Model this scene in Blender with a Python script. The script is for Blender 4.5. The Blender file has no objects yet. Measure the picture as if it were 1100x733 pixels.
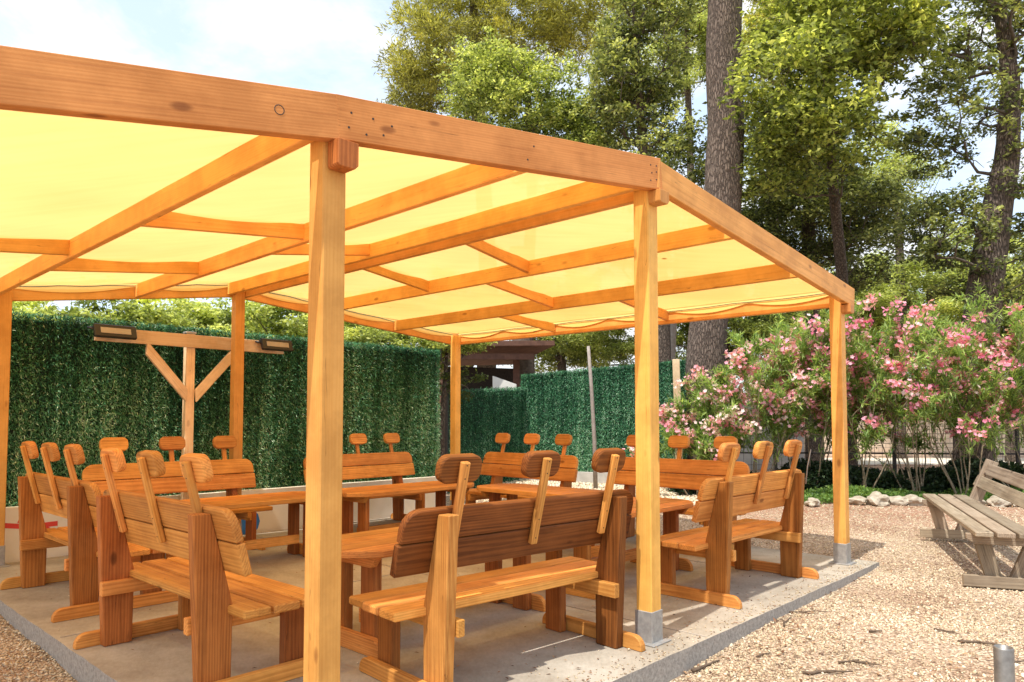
import bpy, bmesh, math, random
import numpy as np
from mathutils import Vector, Matrix
R=math.radians
random.seed(7); rng=np.random.default_rng(11)
sc=bpy.context.scene
col=sc.collection

# ------------------------------------------------------------------ helpers
def tag(o,label=None,cat=None,group=None,kind=None):
    if label: o['label']=label
    if cat: o['category']=cat
    if group: o['group']=group
    if kind: o['kind']=kind
    return o
def empty(name,loc=(0,0,0),rz=0,label=None,cat=None,group=None):
    o=bpy.data.objects.new(name,None); col.objects.link(o)
    o.location=loc; o.rotation_euler=(0,0,rz); o.empty_display_size=.2
    return tag(o,label,cat,group)
def children(o): return [c for c in bpy.data.objects if c.parent==o]
def copy_tree(o,parent=None):
    c=o.copy(); col.objects.link(c)
    if parent is not None: c.parent=parent
    for ch in children(o): copy_tree(ch,c)
    return c

class MB:
    """collects closed solids; every vertex carries a 'grain' vector (x along the board)"""
    def __init__(s): s.v=[];s.f=[];s.g=[];s.sm=[]
    def add(s,verts,faces,grain=None,smooth=False):
        o=len(s.v); s.v+= [tuple(p) for p in verts]; s.f+=[tuple(i+o for i in f) for f in faces]
        s.g+= [tuple(p) for p in (grain if grain is not None else verts)]
        s.sm+=[smooth]*len(faces)
    def solid(s,outline,thick,M,bevel=.004,axis='x',seg=1):
        """outline: 2d polygon (a,b) extruded +-thick/2 along c; M maps local (a,b,c) to object space"""
        bm=bmesh.new()
        bot=[bm.verts.new((a,b,-thick/2)) for a,b in outline]
        topv=[bm.verts.new((a,b,thick/2)) for a,b in outline]
        n=len(outline)
        bm.faces.new(topv); bm.faces.new(bot[::-1])
        for i in range(n): bm.faces.new((bot[i],bot[(i+1)%n],topv[(i+1)%n],topv[i]))
        bmesh.ops.recalc_face_normals(bm,faces=bm.faces)
        if bevel>0:
            es=[e for e in bm.edges if e.calc_face_angle(0)>R(35)]
            bmesh.ops.bevel(bm,geom=es,offset=bevel,segments=seg,affect='EDGES',profile=.5)
        bm.verts.index_update()
        off=(random.uniform(-40,40),random.uniform(-3,3),random.uniform(-3,3))
        vs=[];gs=[]
        for v in bm.verts:
            vs.append(M@v.co)
            c=v.co if axis=='x' else Vector((v.co.y,v.co.x,v.co.z))
            gs.append((c.x+off[0],c.y+off[1],c.z+off[2]))
        s.add(vs,[[v.index for v in f.verts] for f in bm.faces],gs)
        bm.free()
    def board(s,p0,p1,w,t,up=(0,0,1),bevel=.004,outline=None):
        """board from p0 to p1, width w measured along 'up', thickness t across"""
        p0=Vector(p0);p1=Vector(p1);d=p1-p0;L=d.length;x=d/L
        upv=Vector(up);y=(upv-x*upv.dot(x)).normalized();z=x.cross(y)
        M=Matrix(((x.x,y.x,z.x,(p0.x+p1.x)/2),(x.y,y.y,z.y,(p0.y+p1.y)/2),(x.z,y.z,z.z,(p0.z+p1.z)/2),(0,0,0,1)))
        ol=outline(L,w) if outline else [(-L/2,-w/2),(L/2,-w/2),(L/2,w/2),(-L/2,w/2)]
        s.solid(ol,t,M,bevel)
    def tube(s,pts,rad,n=8,cap=True,smooth=True,jit=0):
        pts=[Vector(p) for p in pts]; rings=[]
        V=[];F=[];G=[]
        prev=None; Lc=0
        ou=random.uniform(-30,30)
        for i,p in enumerate(pts):
            t=(pts[min(i+1,len(pts)-1)]-pts[max(i-1,0)]).normalized()
            a=prev if prev is not None else (Vector((1,0,0)) if abs(t.x)<.8 else Vector((0,1,0)))
            a=(a-t*a.dot(t)).normalized(); prev=a; b=t.cross(a)
            if i: Lc+=(p-pts[i-1]).length
            for k in range(n):
                an=2*math.pi*k/n; rr=rad[i]*(1+jit*(random.random()-.5))
                V.append(p+(a*math.cos(an)+b*math.sin(an))*rr); G.append((Lc+ou,math.cos(an)*rad[i],math.sin(an)*rad[i]))
        for i in range(len(pts)-1):
            for k in range(n):
                F.append((i*n+k,i*n+(k+1)%n,(i+1)*n+(k+1)%n,(i+1)*n+k))
        if cap: F.append(tuple(range(n))[::-1]); F.append(tuple((len(pts)-1)*n+k for k in range(n)))
        s.add(V,F,G,smooth)
    def build(s,name,mat,parent=None):
        me=bpy.data.meshes.new(name); me.from_pydata(s.v,[],s.f); 
        a=me.attributes.new('grain','FLOAT_VECTOR','POINT'); a.data.foreach_set('vector',np.array(s.g,'f').ravel())
        me.polygons.foreach_set('use_smooth',s.sm)
        me.materials.append(mat); me.update()
        o=bpy.data.objects.new(name,me); col.objects.link(o)
        if parent is not None: o.parent=parent
        return o
def one(name,mat,parent,fn):
    m=MB(); fn(m); return m.build(name,mat,parent)
def quads_obj(name,V,F,mat,parent=None,tint=None,smooth=False):
    """V (n,3) numpy, F (m,k) numpy"""
    me=bpy.data.meshes.new(name); k=F.shape[1]
    me.vertices.add(len(V)); me.vertices.foreach_set('co',V.astype('f').ravel())
    me.loops.add(F.size); me.loops.foreach_set('vertex_index',F.astype('i').ravel())
    me.polygons.add(len(F)); me.polygons.foreach_set('loop_start',np.arange(0,F.size,k,dtype='i'))
    me.polygons.foreach_set('loop_total',np.full(len(F),k,'i'))
    if smooth: me.polygons.foreach_set('use_smooth',np.ones(len(F),bool))
    if tint is not None:
        a=me.attributes.new('tint','FLOAT','POINT'); a.data.foreach_set('value',tint.astype('f'))
    me.materials.append(mat); me.update(calc_edges=True); me.validate()
    o=bpy.data.objects.new(name,me); col.objects.link(o)
    if parent is not None: o.parent=parent
    return o

# ------------------------------------------------------------------ materials
def newmat(name):
    m=bpy.data.materials.new(name); m.use_nodes=True; nt=m.node_tree; nt.nodes.clear()
    return m,nt
def N(nt,t,**kw):
    n=nt.nodes.new(t)
    for k,v in kw.items():
        if k=='ins':
            for a,b in v.items(): n.inputs[a].default_value=b
        else: setattr(n,k,v)
    return n
def ramp(nt,stops,interp='LINEAR'):
    r=N(nt,'ShaderNodeValToRGB'); cr=r.color_ramp; cr.interpolation=interp
    while len(cr.elements)<len(stops): cr.elements.new(.5)
    for e,(p,c) in zip(cr.elements,stops): e.position=p; e.color=(*c,1) if len(c)==3 else c
    return r
def out(nt,sh):
    o=N(nt,'ShaderNodeOutputMaterial'); nt.links.new(sh,o.inputs[0]); return o
def wood(name,light,dark,streak,rough=.5,grainy=1.0,knots=1.0,bump=.25,weather=0.0):
    m,nt=newmat(name); L=nt.links.new
    at=N(nt,'ShaderNodeAttribute',attribute_name='grain')
    oi=N(nt,'ShaderNodeObjectInfo')
    # warp the grain gently along the board
    mp=N(nt,'ShaderNodeMapping',ins={'Scale':(1.3,7,7)}); L(at.outputs['Vector'],mp.inputs[0])
    n1=N(nt,'ShaderNodeTexNoise',ins={'Scale':1.2,'Detail':3.0}); L(mp.outputs[0],n1.inputs['Vector'])
    mp2=N(nt,'ShaderNodeMapping',ins={'Scale':(1.9,60,60)}); L(at.outputs['Vector'],mp2.inputs[0])
    n2=N(nt,'ShaderNodeTexNoise',ins={'Scale':1.0,'Detail':6.0,'Roughness':.6}); L(mp2.outputs[0],n2.inputs['Vector'])
    # growth rings
    mp3=N(nt,'ShaderNodeMapping',ins={'Scale':(.55,9,9)}); L(at.outputs['Vector'],mp3.inputs[0])
    wv=N(nt,'ShaderNodeTexWave',wave_type='RINGS',rings_direction='X',ins={'Scale':2.6,'Distortion':5.0,'Detail':3.0,'Detail Scale':1.2}); L(mp3.outputs[0],wv.inputs['Vector'])
    # knots
    mpk=N(nt,'ShaderNodeMapping',ins={'Scale':(3.2,7.5,7.5)}); L(at.outputs['Vector'],mpk.inputs[0])
    vo=N(nt,'ShaderNodeTexVoronoi',ins={'Scale':1.0,'Randomness':1.0}); L(mpk.outputs[0],vo.inputs['Vector'])
    kr=ramp(nt,[(0,(1,1,1)),(.10,(.8,.8,.8)),(.17,(0,0,0))]); L(vo.outputs['Distance'],kr.inputs[0])
    vc=N(nt,'ShaderNodeSeparateColor'); L(vo.outputs['Color'],vc.inputs[0])
    kg=N(nt,'ShaderNodeMath',operation='GREATER_THAN',ins={1:.62}); L(vc.outputs[0],kg.inputs[0])
    km=N(nt,'ShaderNodeMath',operation='MULTIPLY'); L(kr.outputs[0],km.inputs[0]); L(kg.outputs[0],km.inputs[1])
    km2=N(nt,'ShaderNodeMath',operation='MULTIPLY',ins={1:.75*knots}); L(km.outputs[0],km2.inputs[0])
    a1=N(nt,'ShaderNodeMath',operation='MULTIPLY',ins={1:.50}); L(n1.outputs[0],a1.inputs[0])
    a2=N(nt,'ShaderNodeMath',operation='MULTIPLY_ADD',ins={1:.38*grainy}); L(n2.outputs[0],a2.inputs[0]); L(a1.outputs[0],a2.inputs[2])
    a3=N(nt,'ShaderNodeMath',operation='MULTIPLY_ADD',ins={1:.24*grainy}); L(wv.outputs['Fac'],a3.inputs[0]); L(a2.outputs[0],a3.inputs[2])
    cr=ramp(nt,[(.26,dark),(.5,tuple(.5*(a+b) for a,b in zip(light,dark))),(.72,light)]); L(a3.outputs[0],cr.inputs[0])
    mpc=N(nt,'ShaderNodeMapping',ins={'Scale':(.8,24,24),'Location':(3,1,7)}); L(at.outputs['Vector'],mpc.inputs[0])
    nc=N(nt,'ShaderNodeTexNoise',ins={'Scale':1.0,'Detail':2.0}); L(mpc.outputs[0],nc.inputs['Vector'])
    cs_=N(nt,'ShaderNodeMath',operation='SUBTRACT',ins={1:.66}); L(nc.outputs[0],cs_.inputs[0])
    ca=N(nt,'ShaderNodeMath',operation='ABSOLUTE'); L(cs_.outputs[0],ca.inputs[0])
    ck=N(nt,'ShaderNodeMapRange',ins={1:.002,2:.006,3:.5,4:0.0}); L(ca.outputs[0],ck.inputs[0])
    st=ramp(nt,[(.34,(1,1,1)),(.45,(0,0,0))]); L(n2.outputs[0],st.inputs[0])
    stm=N(nt,'ShaderNodeMath',operation='MULTIPLY',ins={1:.34*grainy}); L(st.outputs[0],stm.inputs[0])
    mx=N(nt,'ShaderNodeMixRGB',ins={'Color2':(*streak,1)}); L(stm.outputs[0],mx.inputs[0]); L(cr.outputs[0],mx.inputs[1])
    mx2=N(nt,'ShaderNodeMixRGB',ins={'Color2':(streak[0]*.55,streak[1]*.5,streak[2]*.5,1)}); L(km2.outputs[0],mx2.inputs[0]); L(mx.outputs[0],mx2.inputs[1])
    mx3=N(nt,'ShaderNodeMixRGB',ins={'Color2':(streak[0]*.35,streak[1]*.35,streak[2]*.4,1)}); L(ck.outputs[0],mx3.inputs[0]); L(mx2.outputs[0],mx3.inputs[1]); mx2=mx3
    hv=N(nt,'ShaderNodeHueSaturation',ins={'Saturation':1.0})
    rh=N(nt,'ShaderNodeMath',operation='MULTIPLY',ins={1:7.13}); L(oi.outputs['Random'],rh.inputs[0])
    rf_=N(nt,'ShaderNodeMath',operation='FRACT'); L(rh.outputs[0],rf_.inputs[0])
    rm_=N(nt,'ShaderNodeMapRange',ins={3:.490,4:.504}); L(rf_.outputs[0],rm_.inputs[0]); L(rm_.outputs[0],hv.inputs['Hue'])
    rv=N(nt,'ShaderNodeMapRange',ins={3:.74,4:1.2}); L(oi.outputs['Random'],rv.inputs[0]); L(rv.outputs[0],hv.inputs['Value'])
    L(mx2.outputs[0],hv.inputs['Color'])
    # stains / blotches in object space
    tc=N(nt,'ShaderNodeTexCoord'); n3=N(nt,'ShaderNodeTexNoise',ins={'Scale':3.2,'Detail':5.0,'Roughness':.65}); L(tc.outputs['Object'],n3.inputs['Vector'])
    sr=ramp(nt,[(.38,(.74,.70,.66)),(.6,(1,1,1))]); L(n3.outputs[0],sr.inputs[0])
    mu=N(nt,'ShaderNodeMixRGB',blend_type='MULTIPLY',ins={0:.75}); L(hv.outputs[0],mu.inputs[1]); L(sr.outputs[0],mu.inputs[2])
    bs=N(nt,'ShaderNodeBsdfPrincipled',ins={'Roughness':rough}); L(mu.outputs[0],bs.inputs['Base Color'])
    bs.inputs['Specular IOR Level'].default_value=.16
    bp=N(nt,'ShaderNodeBump',ins={'Strength':bump,'Distance':.004}); hh=N(nt,'ShaderNodeMath',operation='SUBTRACT'); L(a3.outputs[0],hh.inputs[0]); L(ck.outputs[0],hh.inputs[1]); L(hh.outputs[0],bp.inputs['Height']); L(bp.outputs[0],bs.inputs['Normal'])
    out(nt,bs.outputs[0]); return m
M={}
M['wood']=wood('honey_wood',(.88,.44,.115),(.54,.205,.042),(.18,.055,.014),bump=.4,grainy=.8)
M['wood_mid']=wood('brown_stained_wood',(.50,.195,.046),(.26,.088,.020),(.08,.025,.008),bump=.4,grainy=.9)
M['wood_light']=wood('beam_wood',(.97,.555,.155),(.89,.455,.10),(.55,.21,.042),knots=.9,grainy=.6)
M['wood_shaded']=wood('shaded_wood',(.29,.105,.024),(.115,.038,.010),(.035,.013,.005),grainy=1.1)  # shaded copy of the bench wood, for the nearest bench's back
M['wood_fascia']=wood('fascia_wood',(.80,.39,.115),(.63,.275,.068),(.36,.13,.034),knots=1.0,grainy=.75)
M['wood_pale']=wood('pale_wood',(.95,.74,.48),(.88,.63,.36),(.66,.42,.20),knots=.6)
M['wood_grey']=wood('weathered_wood',(.40,.325,.235),(.245,.19,.135),(.12,.09,.065),rough=.8,grainy=1.2,bump=.6)

def simple(name,c,rough=.6,metal=0,noise=None,bump=0,scale=20,c2=None):
    m,nt=newmat(name);L=nt.links.new
    bs=N(nt,'ShaderNodeBsdfPrincipled',ins={'Base Color':(*c,1),'Roughness':rough,'Metallic':metal})
    if c2 is not None:
        tc=N(nt,'ShaderNodeTexCoord'); n=N(nt,'ShaderNodeTexNoise',ins={'Scale':scale,'Detail':6.0,'Roughness':.65}); L(tc.outputs['Object'],n.inputs['Vector'])
        r=ramp(nt,[(.35,c),(.65,c2)]); L(n.outputs[0],r.inputs[0]); L(r.outputs[0],bs.inputs['Base Color'])
        if bump:
            b=N(nt,'ShaderNodeBump',ins={'Strength':bump,'Distance':.01}); L(n.outputs[0],b.inputs['Height']); L(b.outputs[0],bs.inputs['Normal'])
    out(nt,bs.outputs[0]); return m
M['galv']=simple('galvanised_steel',(.30,.29,.28),.55,.35,c2=(.42,.41,.39),scale=30,bump=.1)
M['pipe']=simple('grey_pipe',(.20,.19,.18),.45,.7,c2=(.32,.31,.29),scale=14)
M['black']=simple('black_plastic',(.02,.02,.02),.4)
M['screw']=simple('screw_steel',(.05,.045,.04),.4,.6)
M['iron']=simple('dark_iron',(.035,.03,.03),.6,.3)
M['lens']=simple('lamp_lens',(.40,.36,.30),.2)
M['white']=simple('white_paint',(.75,.74,.70),.6,c2=(.66,.64,.6),scale=3)
M['rock']=simple('field_stone',(.32,.27,.20),.9,c2=(.55,.48,.38),scale=7,bump=.8)
M['twig']=simple('dead_twig',(.09,.06,.04),.9,c2=(.17,.12,.08),scale=25,bump=.5)
M['stem']=simple('shrub_stem',(.20,.15,.10),.85,c2=(.32,.26,.18),scale=30)
M['limb']=simple('dark_limb',(.07,.055,.042),.9,c2=(.15,.12,.095),scale=9,bump=.5)
M['pole_grey']=simple('grey_pole',(.26,.22,.19),.8,c2=(.36,.31,.27),scale=12)
M['curb']=simple('curb_concrete',(.42,.40,.36),.9,c2=(.55,.52,.47),scale=4,bump=.3)
M['shed_shade']=simple('interior_shade',(.018,.012,.010),.9,c2=(.04,.028,.02),scale=30)
M['shedwood']=simple('shed_wood',(.10,.045,.03),.8,c2=(.17,.08,.05),scale=6)
M['path']=simple('pale_path',(.62,.55,.45),.9,c2=(.75,.69,.6),scale=1.2)

def bark(name,c1,c2,c3,sc=(13,13,3.0)):
    m,nt=newmat(name);L=nt.links.new
    tc=N(nt,'ShaderNodeTexCoord'); mp=N(nt,'ShaderNodeMapping',ins={'Scale':sc}); L(tc.outputs['Object'],mp.inputs[0])
    nz=N(nt,'ShaderNodeTexNoise',ins={'Scale':1.6,'Detail':4.0}); L(mp.outputs[0],nz.inputs['Vector'])
    ad=N(nt,'ShaderNodeMixRGB',blend_type='ADD',ins={0:.95}); L(mp.outputs[0],ad.inputs[1]); L(nz.outputs['Color'],ad.inputs[2])
    vo=N(nt,'ShaderNodeTexVoronoi',feature='DISTANCE_TO_EDGE',ins={'Scale':1.9}); L(ad.outputs[0],vo.inputs['Vector'])
    n2=N(nt,'ShaderNodeTexNoise',ins={'Scale':7.0,'Detail':6.0,'Roughness':.7}); L(mp.outputs[0],n2.inputs['Vector'])
    r=ramp(nt,[(0,c1),(.12,c2),(.45,c3)]); L(vo.outputs['Distance'],r.inputs[0])
    r2=ramp(nt,[(.3,(.55,.5,.48)),(.65,(1.15,1.1,1.05))]); L(n2.outputs[0],r2.inputs[0])
    mu=N(nt,'ShaderNodeMixRGB',blend_type='MULTIPLY',ins={0:1.0}); L(r.outputs[0],mu.inputs[1]); L(r2.outputs[0],mu.inputs[2])
    bs=N(nt,'ShaderNodeBsdfPrincipled',ins={'Roughness':.9}); L(mu.outputs[0],bs.inputs['Base Color'])
    sm=N(nt,'ShaderNodeMath',operation='MINIMUM',ins={1:.22}); L(vo.outputs['Distance'],sm.inputs[0])
    m2=N(nt,'ShaderNodeMath',operation='MULTIPLY_ADD',ins={1:.12}); L(n2.outputs[0],m2.inputs[0]); L(sm.outputs[0],m2.inputs[2])
    bp=N(nt,'ShaderNodeBump',ins={'Strength':1.0,'Distance':.08}); L(m2.outputs[0],bp.inputs['Height']); L(bp.outputs[0],bs.inputs['Normal'])
    out(nt,bs.outputs[0]); return m
M['bark']=bark('pine_bark',(.06,.045,.037),(.17,.13,.105),(.29,.235,.195))
M['bark2']=bark('smooth_bark',(.06,.045,.035),(.15,.115,.09),(.26,.21,.17),(16,16,6))

def foliage(name,stops,trans=.35,rough=.5,tr_gain=1.6):
    m,nt=newmat(name);L=nt.links.new
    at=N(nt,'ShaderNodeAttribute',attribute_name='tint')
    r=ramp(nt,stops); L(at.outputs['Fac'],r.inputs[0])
    bs=N(nt,'ShaderNodeBsdfPrincipled',ins={'Roughness':rough}); bs.inputs['Specular IOR Level'].default_value=.35
    L(r.outputs[0],bs.inputs['Base Color'])
    t=N(nt,'ShaderNodeBsdfTranslucent'); g=N(nt,'ShaderNodeMixRGB',blend_type='MULTIPLY',ins={0:1.0,'Color2':(tr_gain*1.12,tr_gain*1.1,tr_gain*.6,1)})
    L(r.outputs[0],g.inputs[1]); L(g.outputs[0],t.inputs[0])
    mx=N(nt,'ShaderNodeMixShader',ins={0:trans}); L(bs.outputs[0],mx.inputs[1]); L(t.outputs[0],mx.inputs[2])
    out(nt,mx.outputs[0]); return m
M['leaf_mid']=foliage('mid_leaf',[(0,(0.043,0.061,0.02)),(.42,(0.257,0.315,0.086)),(1,(0.801,0.829,0.315))],.45)
M['leaf_dark']=foliage('dark_leaf',[(0,(0.033,0.045,0.018)),(.42,(0.179,0.217,0.071)),(1,(0.688,0.718,0.269))],.35)
M['leaf_oak']=foliage('oak_leaf',[(0,(0.062,0.081,0.025)),(.45,(0.288,0.338,0.088)),(1,(0.775,0.787,0.25))],.5)
M['leaf_pine']=foliage('pine_needle',[(0,(0.108,0.108,0.03)),(.45,(0.384,0.384,0.084)),(1,(0.816,0.768,0.204))],.35)
M['leaf_olive']=foliage('olive_leaf',[(0,(0.072,0.096,0.03)),(.45,(0.288,0.348,0.096)),(1,(0.72,0.744,0.264))],.4)
M['leaf_pale']=foliage('pale_leaf',[(0,(0.138,0.172,0.057)),(.45,(0.414,0.471,0.161)),(1,(0.805,0.828,0.368))],.45)
M['leaf_olea']=foliage('oleander_leaf',[(0,(0.057,0.108,0.031)),(.5,(0.23,0.345,0.101)),(1,(0.604,0.719,0.245))],.4)
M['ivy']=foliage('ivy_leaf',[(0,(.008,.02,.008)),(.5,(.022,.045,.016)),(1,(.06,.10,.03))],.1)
M['weed']=foliage('weed_leaf',[(0,(0.048,0.108,0.024)),(.5,(0.132,0.24,0.048)),(1,(0.3,0.42,0.096))],.3)
M['turf']=foliage('plastic_needle',[(0,(0.014,0.061,0.03)),(.38,(0.063,0.24,0.113)),(.7,(0.196,0.501,0.271)),(1,(0.713,0.921,0.682))],.2,.4,1.3)
M['blossom']=foliage('pink_blossom',[(0,(.84,.22,.40)),(.45,(.95,.42,.57)),(.8,(.98,.58,.66)),(1,(.98,.82,.82))],.4,.6,1.0)
M['gravel_stone']=foliage('gravel_stone',[(0,(.16,.10,.07)),(.35,(.45,.345,.22)),(.7,(.66,.53,.36)),(1,(.86,.74,.56))],0.0,.85)
M['litter']=foliage('leaf_litter',[(0,(.10,.045,.025)),(.6,(.30,.15,.08)),(1,(.45,.28,.15))],.1,.8)

def cloth_mat():
    m,nt=newmat('shade_cloth');L=nt.links.new
    tc=N(nt,'ShaderNodeTexCoord')
    mp=N(nt,'ShaderNodeMapping',ins={'Rotation':(0,0,R(46.8)),'Scale':(1.5,14,1)}); L(tc.outputs['Object'],mp.inputs[0])
    n=N(nt,'ShaderNodeTexNoise',ins={'Scale':1.0,'Detail':5.0}); L(mp.outputs[0],n.inputs['Vector'])
    r=ramp(nt,[(.3,(.88,.485,.135)),(.7,(.95,.535,.165))]); L(n.outputs[0],r.inputs[0])
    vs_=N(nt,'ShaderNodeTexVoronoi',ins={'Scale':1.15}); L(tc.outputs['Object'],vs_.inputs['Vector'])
    rs_=ramp(nt,[(.0,(.25,.18,.1)),(.022,(.45,.35,.25)),(.034,(1,1,1))]); L(vs_.outputs['Distance'],rs_.inputs[0])  # dark specks: shadows of debris on top, painted into the cloth colour
    ns_=N(nt,'ShaderNodeTexNoise',ins={'Scale':.8,'Detail':4.0}); L(tc.outputs['Object'],ns_.inputs['Vector'])
    rn_=ramp(nt,[(.35,(.90,.88,.84)),(.6,(1,1,1))]); L(ns_.outputs[0],rn_.inputs[0])
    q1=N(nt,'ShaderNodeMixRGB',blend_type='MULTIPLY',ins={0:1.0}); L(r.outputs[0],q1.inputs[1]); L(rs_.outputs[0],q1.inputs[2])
    q2=N(nt,'ShaderNodeMixRGB',blend_type='MULTIPLY',ins={0:1.0}); L(q1.outputs[0],q2.inputs[1]); L(rn_.outputs[0],q2.inputs[2]); r=q2
    d=N(nt,'ShaderNodeBsdfDiffuse',ins={'Color':(.85,.64,.30,1)}); t=N(nt,'ShaderNodeBsdfTranslucent'); L(r.outputs[0],t.inputs[0])
    mx=N(nt,'ShaderNodeMixShader',ins={0:.72}); L(d.outputs[0],mx.inputs[1]); L(t.outputs[0],mx.inputs[2])
    tr=N(nt,'ShaderNodeBsdfTransparent',ins={'Color':(1,.86,.55,1)})
    mx2=N(nt,'ShaderNodeMixShader',ins={0:.08}); L(mx.outputs[0],mx2.inputs[1]); L(tr.outputs[0],mx2.inputs[2])
    out(nt,mx2.outputs[0]); return m
M['cloth']=cloth_mat()

M['hem']=simple('cloth_hem',(.95,.66,.20),.8)
def concrete_mat():
    m,nt=newmat('slab_concrete');L=nt.links.new
    tc=N(nt,'ShaderNodeTexCoord')
    n=N(nt,'ShaderNodeTexNoise',ins={'Scale':1.4,'Detail':10.0,'Roughness':.72}); L(tc.outputs['Object'],n.inputs['Vector'])
    n2=N(nt,'ShaderNodeTexNoise',ins={'Scale':45.0,'Detail':5.0,'Roughness':.7}); L(tc.outputs['Object'],n2.inputs['Vector'])
    r=ramp(nt,[(.3,(.27,.225,.17)),(.5,(.42,.37,.295)),(.72,(.58,.535,.455))]); L(n.outputs[0],r.inputs[0])
    r2=ramp(nt,[(.3,(.78,.77,.76)),(.6,(1,1,1))]); L(n2.outputs[0],r2.inputs[0])
    mu=N(nt,'ShaderNodeMixRGB',blend_type='MULTIPLY',ins={0:.8}); L(r.outputs[0],mu.inputs[1]); L(r2.outputs[0],mu.inputs[2])
    # vertical faces are rougher and greyer
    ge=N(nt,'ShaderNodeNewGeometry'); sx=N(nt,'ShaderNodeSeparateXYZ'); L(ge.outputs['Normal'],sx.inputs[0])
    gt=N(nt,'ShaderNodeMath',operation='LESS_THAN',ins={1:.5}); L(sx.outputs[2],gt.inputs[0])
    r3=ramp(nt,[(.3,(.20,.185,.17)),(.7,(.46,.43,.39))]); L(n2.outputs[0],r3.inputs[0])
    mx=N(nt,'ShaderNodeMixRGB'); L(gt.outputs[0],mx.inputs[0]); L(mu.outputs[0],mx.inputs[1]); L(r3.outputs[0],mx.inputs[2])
    # specks
    vo=N(nt,'ShaderNodeTexVoronoi',ins={'Scale':9.0}); L(tc.outputs['Object'],vo.inputs['Vector'])
    r4=ramp(nt,[(.018,(.35,.3,.25)),(.035,(1,1,1))]); L(vo.outputs['Distance'],r4.inputs[0])
    m3=N(nt,'ShaderNodeMixRGB',blend_type='MULTIPLY',ins={0:.8}); L(mx.outputs[0],m3.inputs[1]); L(r4.outputs[0],m3.inputs[2])
    bs=N(nt,'ShaderNodeBsdfPrincipled',ins={'Roughness':.85}); L(m3.outputs[0],bs.inputs['Base Color'])
    ad=N(nt,'ShaderNodeMath',operation='MULTIPLY_ADD',ins={1:.5}); L(n2.outputs[0],ad.inputs[0]); L(n.outputs[0],ad.inputs[2])
    bp=N(nt,'ShaderNodeBump',ins={'Strength':.5,'Distance':.008}); L(ad.outputs[0],bp.inputs['Height']); L(bp.outputs[0],bs.inputs['Normal'])
    out(nt,bs.outputs[0]); return m
M['slab']=concrete_mat()
def gravel_mat():
    m,nt=newmat('gravel_ground');L=nt.links.new
    tc=N(nt,'ShaderNodeTexCoord')
    vo=N(nt,'ShaderNodeTexVoronoi',ins={'Scale':60.0}); L(tc.outputs['Object'],vo.inputs['Vector'])
    sp=N(nt,'ShaderNodeSeparateColor'); L(vo.outputs['Color'],sp.inputs[0])
    r=ramp(nt,[(0,(.26,.18,.125)),(.3,(.46,.345,.245)),(.7,(.64,.50,.37)),(1,(.80,.68,.54))]); L(sp.outputs[0],r.inputs[0])
    r0=ramp(nt,[(.3,(1,1,1)),(.75,(.42,.38,.34))]); L(vo.outputs['Distance'],r0.inputs[0])
    mu0=N(nt,'ShaderNodeMixRGB',blend_type='MULTIPLY',ins={0:.85}); L(r.outputs[0],mu0.inputs[1]); L(r0.outputs[0],mu0.inputs[2])
    n=N(nt,'ShaderNodeTexNoise',ins={'Scale':.9,'Detail':7.0,'Roughness':.6}); L(tc.outputs['Object'],n.inputs['Vector'])
    r2=ramp(nt,[(.34,(.74,.62,.55)),(.5,(1,.97,.93)),(.66,(1.2,1.2,1.2))]); L(n.outputs[0],r2.inputs[0])
    mu=N(nt,'ShaderNodeMixRGB',blend_type='MULTIPLY',ins={0:1.0}); L(mu0.outputs[0],mu.inputs[1]); L(r2.outputs[0],mu.inputs[2])
    # reddish litter band far back
    n3=N(nt,'ShaderNodeTexNoise',ins={'Scale':22.0,'Detail':4.0}); L(tc.outputs['Object'],n3.inputs['Vector'])
    sx=N(nt,'ShaderNodeSeparateXYZ'); L(tc.outputs['Object'],sx.inputs[0])
    mr=N(nt,'ShaderNodeMapRange',ins={1:8.0,2:10.6,3:0.0,4:1.0}); L(sx.outputs[1],mr.inputs[0])
    mr2=N(nt,'ShaderNodeMapRange',ins={1:2.2,2:3.4,3:0.0,4:1.0}); L(sx.outputs[0],mr2.inputs[0])
    r3=ramp(nt,[(.42,(0,0,0)),(.56,(1,1,1))]); L(n3.outputs[0],r3.inputs[0])
    ml=N(nt,'ShaderNodeMath',operation='MULTIPLY'); L(mr.outputs[0],ml.inputs[0]); L(mr2.outputs[0],ml.inputs[1])
    ml2=N(nt,'ShaderNodeMath',operation='MULTIPLY'); L(ml.outputs[0],ml2.inputs[0]); L(r3.outputs[0],ml2.inputs[1])
    mx=N(nt,'ShaderNodeMixRGB',ins={'Color2':(.36,.17,.10,1)}); L(ml2.outputs[0],mx.inputs[0]); L(mu.outputs[0],mx.inputs[1])
    bs=N(nt,'ShaderNodeBsdfPrincipled',ins={'Roughness':.9}); L(mx.outputs[0],bs.inputs['Base Color'])
    inv=N(nt,'ShaderNodeMath',operation='MULTIPLY',ins={1:-1.0}); L(vo.outputs['Distance'],inv.inputs[0])
    bp=N(nt,'ShaderNodeBump',ins={'Strength':.9,'Distance':.012}); L(inv.outputs[0],bp.inputs['Height']); L(bp.outputs[0],bs.inputs['Normal'])
    out(nt,bs.outputs[0]); return m
M['gravel']=gravel_mat()
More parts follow.
